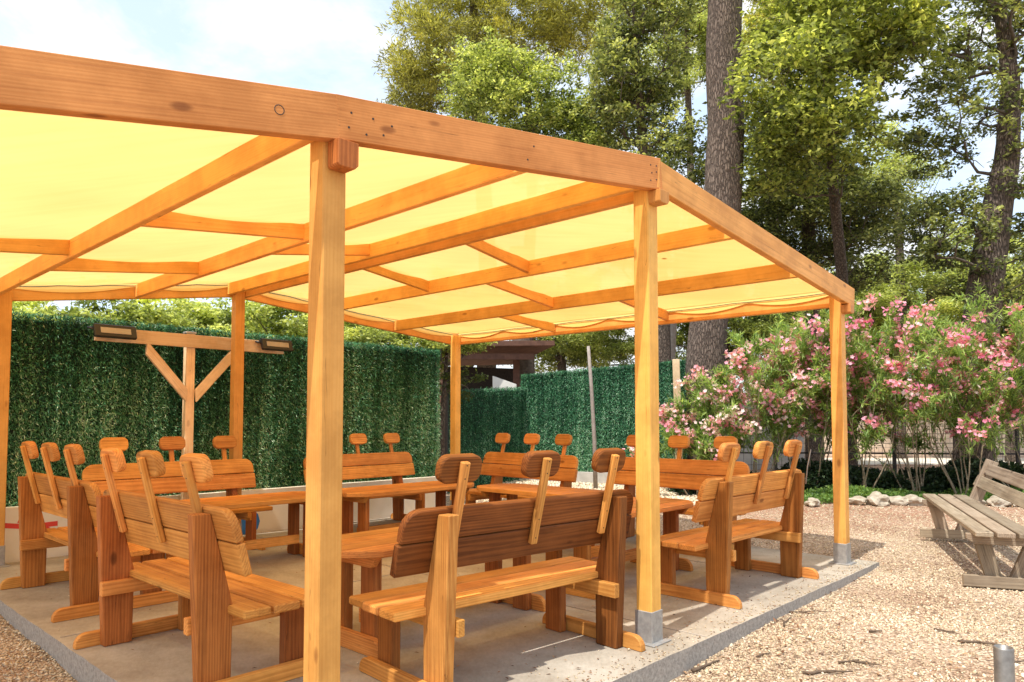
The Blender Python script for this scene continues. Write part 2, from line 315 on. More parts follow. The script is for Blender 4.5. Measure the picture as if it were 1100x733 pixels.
def brick_mat():
    m,nt=newmat('tan_brick');L=nt.links.new
    tc=N(nt,'ShaderNodeTexCoord'); mp=N(nt,'ShaderNodeMapping',ins={'Rotation':(R(90),0,0)}); L(tc.outputs['Object'],mp.inputs[0])
    b=N(nt,'ShaderNodeTexBrick',ins={'Color1':(.68,.52,.38,1),'Color2':(.78,.62,.47,1),'Mortar':(.48,.38,.3,1),'Scale':1.0,'Mortar Size':.015,'Brick Width':.5,'Row Height':.16}); L(mp.outputs[0],b.inputs['Vector'])
    bs=N(nt,'ShaderNodeBsdfPrincipled',ins={'Roughness':.9}); L(b.outputs[0],bs.inputs['Base Color']); out(nt,bs.outputs[0]); return m
M['brick']=brick_mat()
def turfback_mat():
    m,nt=newmat('turf_backing');L=nt.links.new
    tc=N(nt,'ShaderNodeTexCoord'); n=N(nt,'ShaderNodeTexNoise',ins={'Scale':60.0,'Detail':4.0}); L(tc.outputs['Object'],n.inputs['Vector'])
    r=ramp(nt,[(.35,(.003,.012,.007)),(.65,(.012,.05,.028))]); L(n.outputs[0],r.inputs[0])
    bs=N(nt,'ShaderNodeBsdfPrincipled',ins={'Roughness':.8}); L(r.outputs[0],bs.inputs['Base Color']); out(nt,bs.outputs[0]); return m
M['turfback']=turfback_mat()
def mural_mat(c): return simple('mural_paint',c,.6)
M['cream']=simple('cream_paint',(.86,.81,.70),.7,c2=(.78,.73,.60),scale=2)

# ------------------------------------------------------------------ camera, light, sky
F_PX=778.4; PY=416.3; TH=R(2.69); EYE=1.4
cam=bpy.data.cameras.new('camera'); co=bpy.data.objects.new('camera',cam); col.objects.link(co)
co.location=(0,0,EYE); co.rotation_euler=(R(90)+TH,0,0)
cam.sensor_width=36; cam.lens=36*F_PX/1100; cam.shift_y=(PY-366.5)/1100; cam.clip_end=2000; cam.clip_start=.05
sc.camera=co
def at(px,py,Y):
    """world point seen at photo pixel (px,py) at world distance Y in front of the viewer"""
    a=(px-550)/F_PX; b=-(py-PY)/F_PX
    dy=math.cos(TH)-b*math.sin(TH); dz=math.sin(TH)+b*math.cos(TH)
    return Vector((a*Y/dy,Y,EYE+dz*Y/dy))
sunv=Vector((-.30,-.40,1)).normalized()
sd=bpy.data.lights.new('sun','SUN'); sd.energy=4.9; sd.angle=R(.55); sd.color=(1,.95,.86)
so=bpy.data.objects.new('sun',sd); col.objects.link(so); so.rotation_euler=sunv.to_track_quat('Z','Y').to_euler()
el=math.asin(sunv.z); az=math.atan2(sunv.x,sunv.y)
w=bpy.data.worlds.new('World'); sc.world=w; w.use_nodes=True; nt=w.node_tree; nt.nodes.clear(); L=nt.links.new
sky=N(nt,'ShaderNodeTexSky',sky_type='NISHITA',sun_disc=False,sun_elevation=el,sun_rotation=az,dust_density=1.5,air_density=1.0)
tc=N(nt,'ShaderNodeTexCoord'); mp=N(nt,'ShaderNodeMapping',ins={'Scale':(1,1,2.2),'Location':(.35,.1,0)}); L(tc.outputs['Generated'],mp.inputs[0])
cn=N(nt,'ShaderNodeTexNoise',ins={'Scale':3.2,'Detail':9.0,'Roughness':.62,'Distortion':.3}); L(mp.outputs[0],cn.inputs['Vector'])
cr=ramp(nt,[(.42,(.0,.0,.0)),(.60,(1,1,1))]); L(cn.outputs[0],cr.inputs[0])
b1=N(nt,'ShaderNodeBackground',ins={'Strength':.15}); L(sky.outputs[0],b1.inputs[0])
hz=N(nt,'ShaderNodeBackground',ins={'Color':(.80,.90,1,1),'Strength':.74})
ad=N(nt,'ShaderNodeAddShader'); L(b1.outputs[0],ad.inputs[0]); L(hz.outputs[0],ad.inputs[1])
b2=N(nt,'ShaderNodeBackground',ins={'Color':(.97,.98,1,1),'Strength':1.25})
mx=N(nt,'ShaderNodeMixShader'); L(cr.outputs[0],mx.inputs[0]); L(ad.outputs[0],mx.inputs[1]); L(b2.outputs[0],mx.inputs[2])
wo=N(nt,'ShaderNodeOutputWorld'); L(mx.outputs[0],wo.inputs[0])
sc.view_settings.view_transform='Standard'; sc.view_settings.look='None'; sc.view_settings.exposure=0

# ------------------------------------------------------------------ plan axes (canopy frame)
PHI=R(43.23); UX,UY=math.sin(PHI),math.cos(PHI); VX,VY=-math.cos(PHI),math.sin(PHI)
def uv(u,v,z=0): return Vector((u*UX+v*VX,u*UY+v*VY,z))
def touv(x,y): return x*UX+y*UY, x*VX+y*VY
A=Vector((.875,4.696)); B=Vector((3.269,7.243)); C=Vector((-.869,11.133)); E_=Vector((-3.263,8.586)); P1=Vector((-.857,3.322)); P0=Vector((-5.00,7.075))
zA,zB,zC,zE,z1,z0=2.891,2.563,2.588,2.893,2.678,2.59
X1=A+(P1-A)*1.9; zX1=2.385
X0=P0+(P0-E_)*.85; zX0=2.47

# ------------------------------------------------------------------ ground
SU0,SU1,SV0,SV1=1.44,7.82,2.33,8.62      # slab rectangle in u,v
def gz(x,y):
    x=np.asarray(x,float);y=np.asarray(y,float)
    z=-.165+.036*(y-3.8); z=np.clip(z,-.2,.10)
    z=z+.012*np.sin(x*1.7+y*.9)+.008*np.sin(x*3.9-y*2.3)
    u=x*UX+y*UY; v=x*VX+y*VY
    du=np.maximum(np.maximum(SU0-u,u-SU1),0); dv=np.maximum(np.maximum(SV0-v,v-SV1),0); d=np.hypot(du,dv)
    t=np.clip(d/1.2,0,1); cap=-.03+.16*t
    z=np.minimum(z,cap)
    inside=np.minimum(np.minimum(u-SU0,SU1-u),np.minimum(v-SV0,SV1-v))
    z=np.where(inside>.12,-.35,z)
    return z
xs=np.concatenate([np.array([-400,-200,-100,-60,-40,-25,-18]),np.arange(-14,16.01,.12),np.array([18,25,40,60,100,200,400])])
ys=np.concatenate([np.array([-300,-100,-40,-20,-10,-5,-2]),np.arange(0,22.01,.12),np.array([24,28,35,50,80,130,250,600])])
XX,YY=np.meshgrid(xs,ys); ZZ=gz(XX,YY)
V=np.stack([XX.ravel(),YY.ravel(),ZZ.ravel()],1); nx=len(xs); ny=len(ys)
ii,jj=np.meshgrid(np.arange(nx-1),np.arange(ny-1)); q=(jj*nx+ii).ravel()
Fg=np.stack([q,q+1,q+nx+1,q+nx],1)
tag(quads_obj('gravel_ground',V,Fg,M['gravel'],smooth=True),kind='structure')

def slab():
    m=MB()
    ol=[];n=40
    # slightly uneven cast edge
    def edge(p,q,k):
        for i in range(k):
            t=i/k; x=p[0]+(q[0]-p[0])*t; y=p[1]+(q[1]-p[1])*t
            ol.append((x+random.uniform(-.005,.005),y+random.uniform(-.005,.005)))
    edge((SU0,SV0),(SU1,SV0),60);edge((SU1,SV0),(SU1,SV1),30);edge((SU1,SV1),(SU0,SV1),10);edge((SU0,SV1),(SU0,SV0),50)
    Mx=Matrix(((UX,VX,0,0),(UY,VY,0,0),(0,0,1,-.14),(0,0,0,1)))
    m.solid(ol,.28,Mx,bevel=0)
    return m.build('concrete_slab',M['slab'])
tag(slab(),kind='structure')
# faint expansion joints on the slab
def joint(a,b):
    m=MB(); m.board(uv(*a,.0025),uv(*b,.0025),.014,.004,up=(uv(0,1) if abs(a[1]-b[1])<.01 else uv(1,0)),bevel=0); return m
jm=simple('joint_mortar',(.42,.37,.31),.9)
for a,b in [((4.35,SV0+.02),(4.35,SV1-.3)),((SU0+.03,5.4),(SU1-.03,5.4)),((6.6,SV0+.02),(6.6,SV1-.3))]:
    o=joint(a,b).build('slab_joint',jm); tag(o,kind='structure')

# ------------------------------------------------------------------ gravel stones and litter
def stones(name,pts,s,mat,tint,flat=.6):
    n=len(pts)
    base=np.array([[1,0,0],[0,1,0],[-1,0,0],[0,-1,0],[0,0,1],[0,0,-1]],float)
    Vv=base[None]*(1+rng.uniform(-.35,.35,(n,6,1)))
    Vv=Vv*s[:,None,None]*np.stack([rng.uniform(.7,1.3,n),rng.uniform(.7,1.3,n),rng.uniform(.4,.9,n)*flat/.6],1)[:,None,:]
    an=rng.uniform(0,6.28,n);c=np.cos(an)[:,None];sn=np.sin(an)[:,None]
    X=Vv[:,:,0]*c-Vv[:,:,1]*sn; Y=Vv[:,:,0]*sn+Vv[:,:,1]*c
    tl=rng.uniform(-.5,.5,(n,1)); Z=Vv[:,:,2]+X*tl
    Vv=np.stack([X,Y,Z],2)+pts[:,None,:]
    f=np.array([[0,1,4],[1,2,4],[2,3,4],[3,0,4],[1,0,5],[2,1,5],[3,2,5],[0,3,5]])
    Ff=(f[None]+(np.arange(n)*6)[:,None,None]).reshape(-1,3)
    return quads_obj(name,Vv.reshape(-1,3),Ff,mat,tint=np.repeat(tint,6))
def outside(x,y,pad=.0):
    u=x*UX+y*UY; v=x*VX+y*VY
    return ~((u>SU0-pad)&(u<SU1+pad)&(v>SV0-pad)&(v<SV1+pad))
def scatter(n,ymin,ymax,amin,amax,p=1.6):
    y=ymin*(ymax/ymin)**rng.uniform(0,1,n); a=rng.uniform(amin,amax,n); x=a*y
    k=outside(x,y,.0); x=x[k];y=y[k]; return x,y
x,y=scatter(135000,2.6,12,-.05,.95)
x2,y2=scatter(34000,2.6,7,-.95,-.45)
x=np.concatenate([x,x2]);y=np.concatenate([y,y2])
s=rng.gamma(3.0,.0017,len(x))+.0028; s=np.clip(s,.003,.018)
cl=.5+.5*np.sin(x*2.1+np.sin(y*1.9)*1.5)*np.sin(y*2.7+x*.8)  # tint patches: uneven gravel colour plus dappled light put into the stones
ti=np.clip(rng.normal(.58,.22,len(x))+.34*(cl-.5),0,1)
patch=np.sin(x*1.3+2.1*np.sin(y*.9+.4))*np.sin(y*1.9+1.3*np.sin(x*1.7))+.35*np.sin(x*6.1+y*3.3)
kp=rng.uniform(0,1,len(x))<np.clip(1.0-.75*np.clip(patch-.15,0,1)*1.6,.25,1); x=x[kp];y=y[kp];s=s[kp];ti=ti[kp]
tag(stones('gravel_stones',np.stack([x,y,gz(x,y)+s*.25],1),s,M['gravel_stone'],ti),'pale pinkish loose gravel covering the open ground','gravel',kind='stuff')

def leaf_quads(c,d,n_,L_,W_,fold=.0):
    """c centres(base), d unit directions, n_ approximate normals, returns V,F for rhombic leaves"""
    d=d/np.linalg.norm(d,axis=1,keepdims=True)
    sd=np.cross(d,n_); sd/=np.linalg.norm(sd,axis=1,keepdims=True)+1e-9
    up=np.cross(sd,d)
    L_=np.broadcast_to(L_,(len(c),))[:,None]; W_=np.broadcast_to(W_,(len(c),))[:,None]
    b=c; l=c+d*L_*.45+sd*W_*.5+up*L_*fold; t=c+d*L_; r=c+d*L_*.45-sd*W_*.5+up*L_*fold
    Vv=np.stack([b,r,t,l],1).reshape(-1,3); Ff=np.arange(len(c)*4).reshape(-1,4)
    return Vv,Ff
def rdir(n):
    v=rng.normal(size=(n,3)); return v/np.linalg.norm(v,axis=1,keepdims=True)
# dry leaves on the gravel: thicker near the slab edge and the shrub bed
x,y=scatter(5200,3.2,11.5,.0,.85)
u_=x*UX+y*UY; v_=x*VX+y*VY
pd=np.exp(-np.abs(v_-SV0)/.35)*.9+np.clip((y-9)/2,0,1)*.9+.16
k=rng.uniform(0,1,len(x))<pd; x=x[k];y=y[k]
dd=rdir(len(x)); dd[:,2]*=.3
Vl,Fl=leaf_quads(np.stack([x,y,gz(x,y)+.012],1),dd,np.tile([0.,0,1],(len(x),1))+rdir(len(x))*.3,rng.uniform(.02,.05,len(x)),rng.uniform(.01,.022,len(x)),.1)
ns_=900; uu_=np.concatenate([rng.uniform(SU0+.03,SU1-.03,ns_),rng.uniform(SU0+.03,SU1-.03,160)]); vv_=np.concatenate([SV0+.01+rng.gamma(1.0,.10,ns_),rng.uniform(SV0,SV1,160)])
sx_=uu_*UX+vv_*VX; sy_=uu_*UY+vv_*VY; ss_=rng.uniform(.003,.009,len(sx_))
tag(stones('stray_grit',np.stack([sx_,sy_,ss_*.3+.001],1),ss_,M['gravel_stone'],np.clip(rng.normal(.45,.25,len(sx_)),0,1)),'stray grit scattered along the edge of the concrete slab','grit',kind='stuff')
n3_=420; uu_=rng.uniform(SU0+.05,SU1-.05,n3_); vv_=SV0+.02+np.where(rng.uniform(0,1,n3_)<.6,rng.gamma(1.0,.3,n3_),rng.uniform(0,6,n3_)); vv_=np.clip(vv_,SV0,SV1-.3)
d3_=rdir(n3_); d3_[:,2]*=.15
V3_,F3_=leaf_quads(np.stack([uu_*UX+vv_*VX,uu_*UY+vv_*VY,np.full(n3_,.007)],1),d3_,np.tile([0.,0,1],(n3_,1))+rdir(n3_)*.2,rng.uniform(.012,.04,n3_),rng.uniform(.004,.014,n3_),.1)
Fl=np.concatenate([Fl,F3_+len(Vl)]); Vl=np.concatenate([Vl,V3_]); x=np.concatenate([x,uu_])
tag(quads_obj('leaf_litter',Vl,Fl,M['litter'],tint=np.repeat(rng.uniform(0,1,len(x)),4)),'dry brown leaves strewn over the gravel','leaf litter',kind='stuff')
def twig(px,py,L_,ang,label):
    p=at(px,py,1); d=p-Vector((0,0,EYE)); t=(EYE+.12)/-d.z; p=Vector((0,0,EYE))+d*t
    e=empty('fallen_twig',(p.x,p.y,float(gz(p.x,p.y))+.012),0,label,'twig','dead twigs lying on the gravel')
    m=MB(); pts=[];q=Vector((-L_/2*math.cos(ang),-L_/2*math.sin(ang),0))
    for i in range(7):
        pts.append(q.copy()); a=ang+random.uniform(-.5,.5); q=q+Vector((math.cos(a),math.sin(a),random.uniform(-.01,.03)))*(L_/6)
    r0=random.uniform(.006,.012)
    m.tube(pts,[r0*(1-.1*i) for i in range(7)],6)
    k=pts[3]; a=ang+random.choice((-.8,.8)); m.tube([k,k+Vector((math.cos(a),math.sin(a),.05))*L_*.3],[r0*.6,r0*.3],5)
    m.build('stick',M['twig'],e)
for t in [(858,663,.45,.1,'longest dark twig lying along the slab edge near the middle post'),
          (848,675,.22,.9,'short forked twig just below the long twig by the slab edge'),
          (762,716,.28,.5,'dead twig at the foot of the slab front corner'),
          (890,722,.32,.05,'thin dead twig at the bottom middle of the gravel'),
          (912,711,.16,.3,'short thick twig just above the bottom middle one'),
          (932,712,.17,-.4,'small dark twig beside the short thick one, pointing to the pipe'),
          (1017,681,.18,-1.0,'short twig lying on open gravel left of and above the grey pipe'),
          (1052,692,.26,-.2,'thin twig close to the left of the grey pipe'),
          (940,680,.1,.3,'tiny dark twig alone in the middle of the gravel'),
          (822,707,.14,.4,'stub of dark bark on the gravel between the slab and the bottom edge'),
          (1095,712,.2,.1,'thin twig at the right of the grey pipe')]: twig(*t)

# ------------------------------------------------------------------ benches
def rot_bench(a): return R(90)-a
def round_plank(L_,w,r=.1,both=True,top_only=True,k=6):
    ol=[(-L_/2,-w/2),(L_/2,-w/2)]
    for i in range(k+1):
        a=math.pi/2*i/k; ol.append((L_/2-r+r*math.cos(a),w/2-r+r*math.sin(a)))
    for i in range(k+1):
        a=math.pi/2+math.pi/2*i/k; ol.append((-L_/2+r+r*math.cos(a),w/2-r+r*math.sin(a)))
    return ol
def stadium(L_,w,r=.065,k=6):
    ol=[]
    for cx,cy,a0 in ((L_/2-r,-w/2+r,-90),(L_/2-r,w/2-r,0),(-L_/2+r,w/2-r,90),(-L_/2+r,-w/2+r,180)):
        for i in range(k+1):
            a=R(a0+90*i/k); ol.append((cx+r*math.cos(a),cy+r*math.sin(a)))
    return ol
UH=.66; LEAN=math.atan2(.125,.485)
def runner_outline(L_,w):
    r=w*.8; k=5; ol=[(-L_/2,-w/2),(L_/2,-w/2)]
    for i in range(k+1):
        a=math.pi/2*i/k; ol.append((L_/2-r+r*math.cos(a),w/2-w*.999+w*math.sin(a)*.999 if False else -w/2+.02+(w-.02)*math.sin(a)))
    for i in range(k+1):
        a=math.pi/2+math.pi/2*i/k; ol.append((-L_/2+r+r*math.cos(a),-w/2+.02+(w-.02)*math.sin(a)))
    return ol
def MX(ex,ey,ez,o):
    return Matrix(((ex[0],ey[0],ez[0],o[0]),(ex[1],ey[1],ez[1],o[1]),(ex[2],ey[2],ez[2],o[2]),(0,0,0,1)))
def lean_board(m,xc,s0,s1,L_,t,outline=None,off=0.0,bevel=.006):
    """board lying on the sloping front edge of the uprights; s = height along the slope above z=.45"""
    up=Vector((0,-math.sin(LEAN),math.cos(LEAN))); nrm=Vector((0,math.cos(LEAN),math.sin(LEAN)))
    o=Vector((xc,.170,.45))+up*((s0+s1)/2)+nrm*(off+t/2)
    w=s1-s0
    ol=outline(L_,w) if outline else [(-L_/2,-w/2),(L_/2,-w/2),(L_/2,w/2),(-L_/2,w/2)]
    m.solid(ol,t,MX((1,0,0),up,-nrm,o),bevel)
def arm(m,xc,s0,s1):
    up=Vector((0,-math.sin(LEAN),math.cos(LEAN))); nrm=Vector((0,math.cos(LEAN),math.sin(LEAN)))
    o=Vector((xc,.170,.45))-nrm*.020; m.board(o+up*s0,o+up*s1,.048,.034,up=(1,0,0),bevel=.005)
def make_bench(style='wood',back='wood'):
    e=empty('slatted_bench')
    W=M[style];BK=M[back]
    for sgn in (-1,1):
        def upright(m):
            prof=[(0,0),(.165,0),(.170,.45),(.045,.932),(-.048,.935)]
            # local a=z (grain), b=y
            ol=[(z,y) for y,z in prof]
            m.solid(ol,.068,MX((0,0,1),(0,1,0),(1,0,0),(sgn*UH,0,.001)),.006)
        one('upright',BK if back=='wood_shaded' and sgn==1 else (M['wood_mid'] if back!='wood_shaded' or sgn==1 else W),e,upright)
        one('front_leg',M['wood_mid'],e,lambda m: m.board((sgn*(UH-.005),.545,.001),(sgn*(UH-.005),.545,.408),.145,.06,up=(0,1,0),bevel=.006))
        one('runner',W,e,lambda m: m.board((sgn*(UH+.0585),-.14,.045),(sgn*(UH+.0585),.72,.045),.088,.045,outline=runner_outline))
        one('seat_bearer',W,e,lambda m: m.board((sgn*(UH-.0585),-.035,.365),(sgn*(UH-.0585),.625,.365),.085,.045))
    for k,yc in enumerate((.215,.380,.545)):
        dl=random.uniform(-.008,.008)
        one('seat_plank',W,e,lambda m: m.board((-.875+dl,yc,.432),(.875+dl,yc,.432),.150,.045,up=(0,1,0),bevel=.008))
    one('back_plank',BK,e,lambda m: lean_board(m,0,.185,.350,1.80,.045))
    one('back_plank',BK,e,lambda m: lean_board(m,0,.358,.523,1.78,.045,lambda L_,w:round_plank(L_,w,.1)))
    for i in (-1,0,1):
        st=one('headrest_arm',W,e,lambda m: arm(m,i*.585,.27,.775))
        # the block sits on the front of the arm
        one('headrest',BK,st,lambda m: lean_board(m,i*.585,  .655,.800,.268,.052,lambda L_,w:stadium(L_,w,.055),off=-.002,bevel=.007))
        def scr(m):
            up=Vector((0,-math.sin(LEAN),math.cos(LEAN))); nrm=Vector((0,math.cos(LEAN),math.sin(LEAN)))
            for s_ in (.31,.42,.69,.76):
                p=Vector((i*.585,.170,.45))+up*s_-nrm*.0385
                m.tube([p,p+nrm*.004],[.004,.004],8,smooth=False)
        one('screws',M['screw'],st,scr)
    return e
def place(o,x,y,adeg): o.location=(x,y,0); o.rotation_euler=(0,0,rot_bench(R(adeg)))
G='wooden benches with three round-ended headrests under the canopy'
bench=make_bench('wood','wood_shaded')
tag(bench,'nearest bench, seen from behind with a back coloured for shade, between the two front posts','bench',G)
place(bench,.172,4.10,48)
bench2=make_bench('wood','wood'); bench3=make_bench('wood','wood'); bench4=make_bench('wood','wood')
spots=[(2.115,6.088,44.6,'bench seen from behind at the right, just left of the right corner post'),
       (-2.068,4.139,132.5,'bench nearest at the left edge of the slab, seen from behind, with bright orange headrests'),
       (-3.636,5.708,133,'farther of the two benches standing along the left edge of the slab'),
       (-3.717,7.938,224.1,'bench facing us at the back left, in front of the light pole'),
       (-2.106,9.904,221,'bench facing us against the middle of the back wall, partly behind the nearest post'),
       (.279,9.91,-43.5,'bench facing us at the far corner, just left of the thin grey pole'),
       (1.955,8.481,-46.9,'bench facing us at the right back, in front of the thick pine trunk')]
for i,(x,y,a,lb) in enumerate(spots):
    src=(bench2,bench3,bench4)[i%3]; o=src if i<3 else copy_tree(src); place(o,x,y,a); tag(o,lb,'bench',G)

# ------------------------------------------------------------------ tables
def make_table():
    e=empty('picnic_table'); H=.64; Lh=.94; Wh=.36
    def rim(y):  # half length of the top at cross position y (rounded ends)
        t=max(0,(abs(y)-.16)/(Wh-.16)); return Lh-.20*t**1.6
    n=4; w=2*Wh/n
    for k in range(n):
        y0=-Wh+k*w+.003; y1=y0+w-.006
        def pl(m):
            ys_=[y0+(y1-y0)*i/4 for i in range(5)]
            ol=[(rim(y)+0,y) for y in ys_]+[(-rim(y),y) for y in ys_[::-1]]
            ol=[(-a,b) for a,b in ol][::-1]
            m.solid(ol,.045,MX((1,0,0),(0,1,0),(0,0,1),(0,0,H-.0225)),.006)
        one('table_plank',M['wood'],e,pl)
    for s_ in (-1,1):
        xb=s_*.74
        one('cleat',M['wood'],e,lambda m:m.board((xb,-.30,H-.045-.036),(xb,.30,H-.045-.036),.07,.05,outline=lambda L_,w:[(-L_/2+.05,-w/2),(L_/2-.05,-w/2),(L_/2,w/2-.01),(L_/2,w/2),(-L_/2,w/2),(-L_/2,w/2-.01)]))
        xl=s_*.685
        for q in (-1,1):
            one('leg',M['wood_mid'],e,lambda m:m.board((xl,q*.15,.001),(xl,q*.15,H-.05),.145,.058,up=(0,1,0),bevel=.006))
        one('runner',M['wood'],e,lambda m:m.board((s_*.74,-.34,.055),(s_*.74,.34,.055),.108,.045,outline=runner_outline))
    one('stretcher',M['wood'],e,lambda m:m.board((-.655,0,.18),(.655,0,.18),.09,.045))
    return e
G2='low wooden tables with rounded ends between the benches'
tab=make_table()
def placeuv(o,u,v,a=0):
    p=uv(u,v); o.location=p; o.rotation_euler=(0,0,R(90)-PHI+a)
tag(tab,'nearest table, its rounded end showing between the nearest post and the dark-backed bench','table',G2); placeuv(tab,3.37,3.86)
for u,v,a,lb in [(5.40,3.80,0,'table right behind the middle front post, beside the right-hand bench'),
                 (3.37,6.84,0,'long table at the back left, in front of the bench before the light pole'),
                 (5.36,6.76,0,'table in front of the bench at the middle of the back wall'),
                 (6.22,5.30,R(90),'farthest table seen almost edge-on, in front of the far corner bench')]:
    o=copy_tree(tab); placeuv(o,u,v,a); tag(o,lb,'table',G2)

# ------------------------------------------------------------------ canopy
perg=empty('shade_canopy',(0,0,0),0,'orange timber canopy with a yellow translucent shade cloth over the benches','canopy')
def post(P,z,w_,shoe=True,top_extra=.13):
    p=one('post',M['wood_light'],perg,lambda m:m.board((P.x,P.y,.02),(P.x,P.y,z+top_extra),w_,w_,up=(UX,UY,0),bevel=.007))
    if shoe:
        one('post_shoe',M['galv'],p,lambda m:(m.board((P.x,P.y,.004),(P.x,P.y,.2),w_+.012,w_+.012,up=(UX,UY,0),bevel=.003),
                                            m.board((P.x,P.y,.001),(P.x,P.y,.009),w_+.09,w_+.09,up=(UX,UY,0),bevel=.002)))
    return p
for P,z,w_ in ((A,zA,.115),(B,zB,.115),(C,zC,.115),(E_,zE,.115),(P1,z1,.122),(P0,z0,.125),(X0,zX0,.12),(X1,zX1,.12)): post(P,z,w_)
def v3(P,z): return Vector((P.x,P.y,z))
FH=.192
def fascia(Pa,za,Pb,zb,ext0=0,ext1=0,h=FH,outn=None,mat='wood_fascia',name='fascia_beam',off=.093,t=.06):
    d=(Pb-Pa).normalized(); n=Vector((d.y,-d.x))
    if outn is not None and n.dot(outn)<0: n=-n
    a=Pa-d*ext0+n*off; b=Pb+d*ext1+n*off
    sl=(zb-za)/(Pb-Pa).length
    return one(name,M[mat],perg,lambda m:m.board(v3(a,za-sl*ext0+h/2),v3(b,zb+sl*ext1+h/2),h,t,bevel=.006))
nV=Vector((-VX,-VY)); nU=Vector((UX,UY))
def front_beam(m):
    for Pa,za,Pb,zb,e0,e1,t in ((X1,zX1,P1,z1,.1,.012,.06),(P1,z1,A,zA,.012,.02,.062)):
        d=(Pb-Pa).normalized(); n=Vector((d.y,-d.x)); n=n if n.dot(nV)>0 else -n
        a=Pa-d*e0+n*.093; b=Pb+d*e1+n*.093; sl=(zb-za)/(Pb-Pa).length
        m.board(v3(a,za-sl*e0+.1025),v3(b,zb+sl*e1+.1025),.205,t,bevel=.003)
one('fascia_beam',M['wood_fascia'],perg,front_beam)
fascia(A,zA,B,zB,.037,.15,outn=nV)
fascia(B,zB,C,zC,.06,.0,outn=nU,mat='wood_light')
fascia(C,zC,E_,zE,.12,.03,outn=-nV,mat='wood_light')
fascia(E_,zE,P0,z0,.03,.0,outn=-nV,mat='wood_light')
fascia(P0,z0,X0,zX0,.0,.1,outn=-nV,mat='wood_light')
# bracket blocks on post heads under the fascia
def block(P,z,w_):
    def fn(m):
        c=v3(P,0)+Vector((-VX,-VY,0))*(w_/2+.046)
        ol=[(-.075,.055),(-.075,-.055),(.05,-.055),(.05,-.055)][:3]+[(.065,-.045),(.075,-.025),(.075,.055)]
        # a = down, b = along U
        hh=.125 if w_>.12 else .085
        ol=[(-.0,-.055),(hh-.01,-.055),(hh,-.045),(hh,.035),(hh-.02,.055),(0,.055)]
        m.solid(ol,.088,MX((0,0,-1),(UX,UY,0),(-VX,-VY,0),(c.x,c.y,z-.006)),.003)
    one('bracket_block',M['wood_mid'] if w_>.12 else M['wood_fascia'],perg,fn)
block(P1+Vector((UX,UY))*.012,z1,.122);block(A,zA,.115);block(B,zB,.115)
# rafters
def lerp(a,b,t): return a+(b-a)*t
rf=[]
def rafter(Pa,za,Pb,zb,off=0,h=.145,t=.048,drop=.0,nm='rafter'):
    d=(Pb-Pa).normalized(); n=Vector((d.y,-d.x))
    a=Pa+n*off-d*.058; b=Pb+n*off+d*.058
    o=one(nm,M['wood_light'],perg,lambda m:m.board(v3(a,za+h/2+.012-drop),v3(b,zb+h/2+.012-drop),h,t,bevel=.005))
    return o
lines={}
lines['X']=(X1,zX1,X0,zX0); lines['1']=(P1,z1,P0,z0)
m1=lerp(A,P1,.482); m0=lerp(E_,P0,.469)
lines['2']=(m1,lerp(zA,z1,.482),m0,lerp(zE,z0,.469)); lines['3']=(A,zA,E_,zE)
for k,t in (('4',.325),('5',.68)): lines[k]=(lerp(A,B,t),lerp(zA,zB,t),lerp(E_,C,t),lerp(zE,zC,t))
lines['6']=(B,zB,C,zC)
rafter(*lines['X'])
rafter(*lines['1'],off=-.085)
rafter(*lines['2']); rafter(*lines['3'],off=-.085); rafter(*lines['3'],off=.085,h=.13,drop=.02)
rafter(*lines['4']); rafter(*lines['5'])
def purlin(k1,t1,k2,t2,h=.115):
    a=lines[k1];b=lines[k2]
    p=lerp(a[0],a[2],t1); q_=lerp(b[0],b[2],t2); d=(q_-p).normalized()
    za=lerp(a[1],a[3],t1); zb=lerp(b[1],b[3],t2)
    p=p+d*({'1':-.066,'3':.104}.get(k1,.019)); q_=q_-d*({'3':.104,'1':.104,'6':-.058}.get(k2,.019))
    one('purlin',M['wood_light'],perg,lambda m:m.board(v3(p,za+.036+h/2),v3(q_,zb+.036+h/2),h,.045,bevel=.005))
purlin('3',.334,'4',.36);purlin('3',.6,'4',.62)
purlin('4',.475,'5',.49);purlin('5',.337,'6',.35);purlin('5',.66,'6',.66)
purlin('1',.377,'2',.40);purlin('1',.717,'2',.73);purlin('2',.52,'3',.51);purlin('X',.56,'1',.588);purlin('2',.24,'3',.24) if False else None
# cloth on top of the rafters
def cloth():
    keys=['X','1','2','3','4','5','6']; ns=8; nt_=46
    Vv=[];rows=[]
    top=.168
    for ki in range(len(keys)-1):
        a=lines[keys[ki]];b=lines[keys[ki+1]]
        for s_ in range(ns+(1 if ki==len(keys)-2 else 0)):
            f=s_/ns
            p0=lerp(a[0],b[0],f);p1=lerp(a[2],b[2],f);za=lerp(a[1],b[1],f);zb=lerp(a[3],b[3],f)
            for j in range(nt_+1):
                g=j/nt_; p=lerp(p0,p1,g); z=lerp(za,zb,g)+top-.045*math.sin(math.pi*f)*(.55+.45*math.sin(math.pi*g))-.006*math.sin(g*40+ki)*math.sin(math.pi*f)
                # stay inside the fascia
                Vv.append((p.x,p.y,z))
            rows.append(1)
    Vv=np.array(Vv); nr=len(rows); w_=nt_+1
    i,j=np.meshgrid(np.arange(nr-1),np.arange(nt_),indexing='ij'); q=(i*w_+j).ravel()
    return quads_obj('shade_cloth',Vv,np.stack([q,q+w_,q+w_+1,q+1],1),M['cloth'],perg,smooth=True)
cloth()
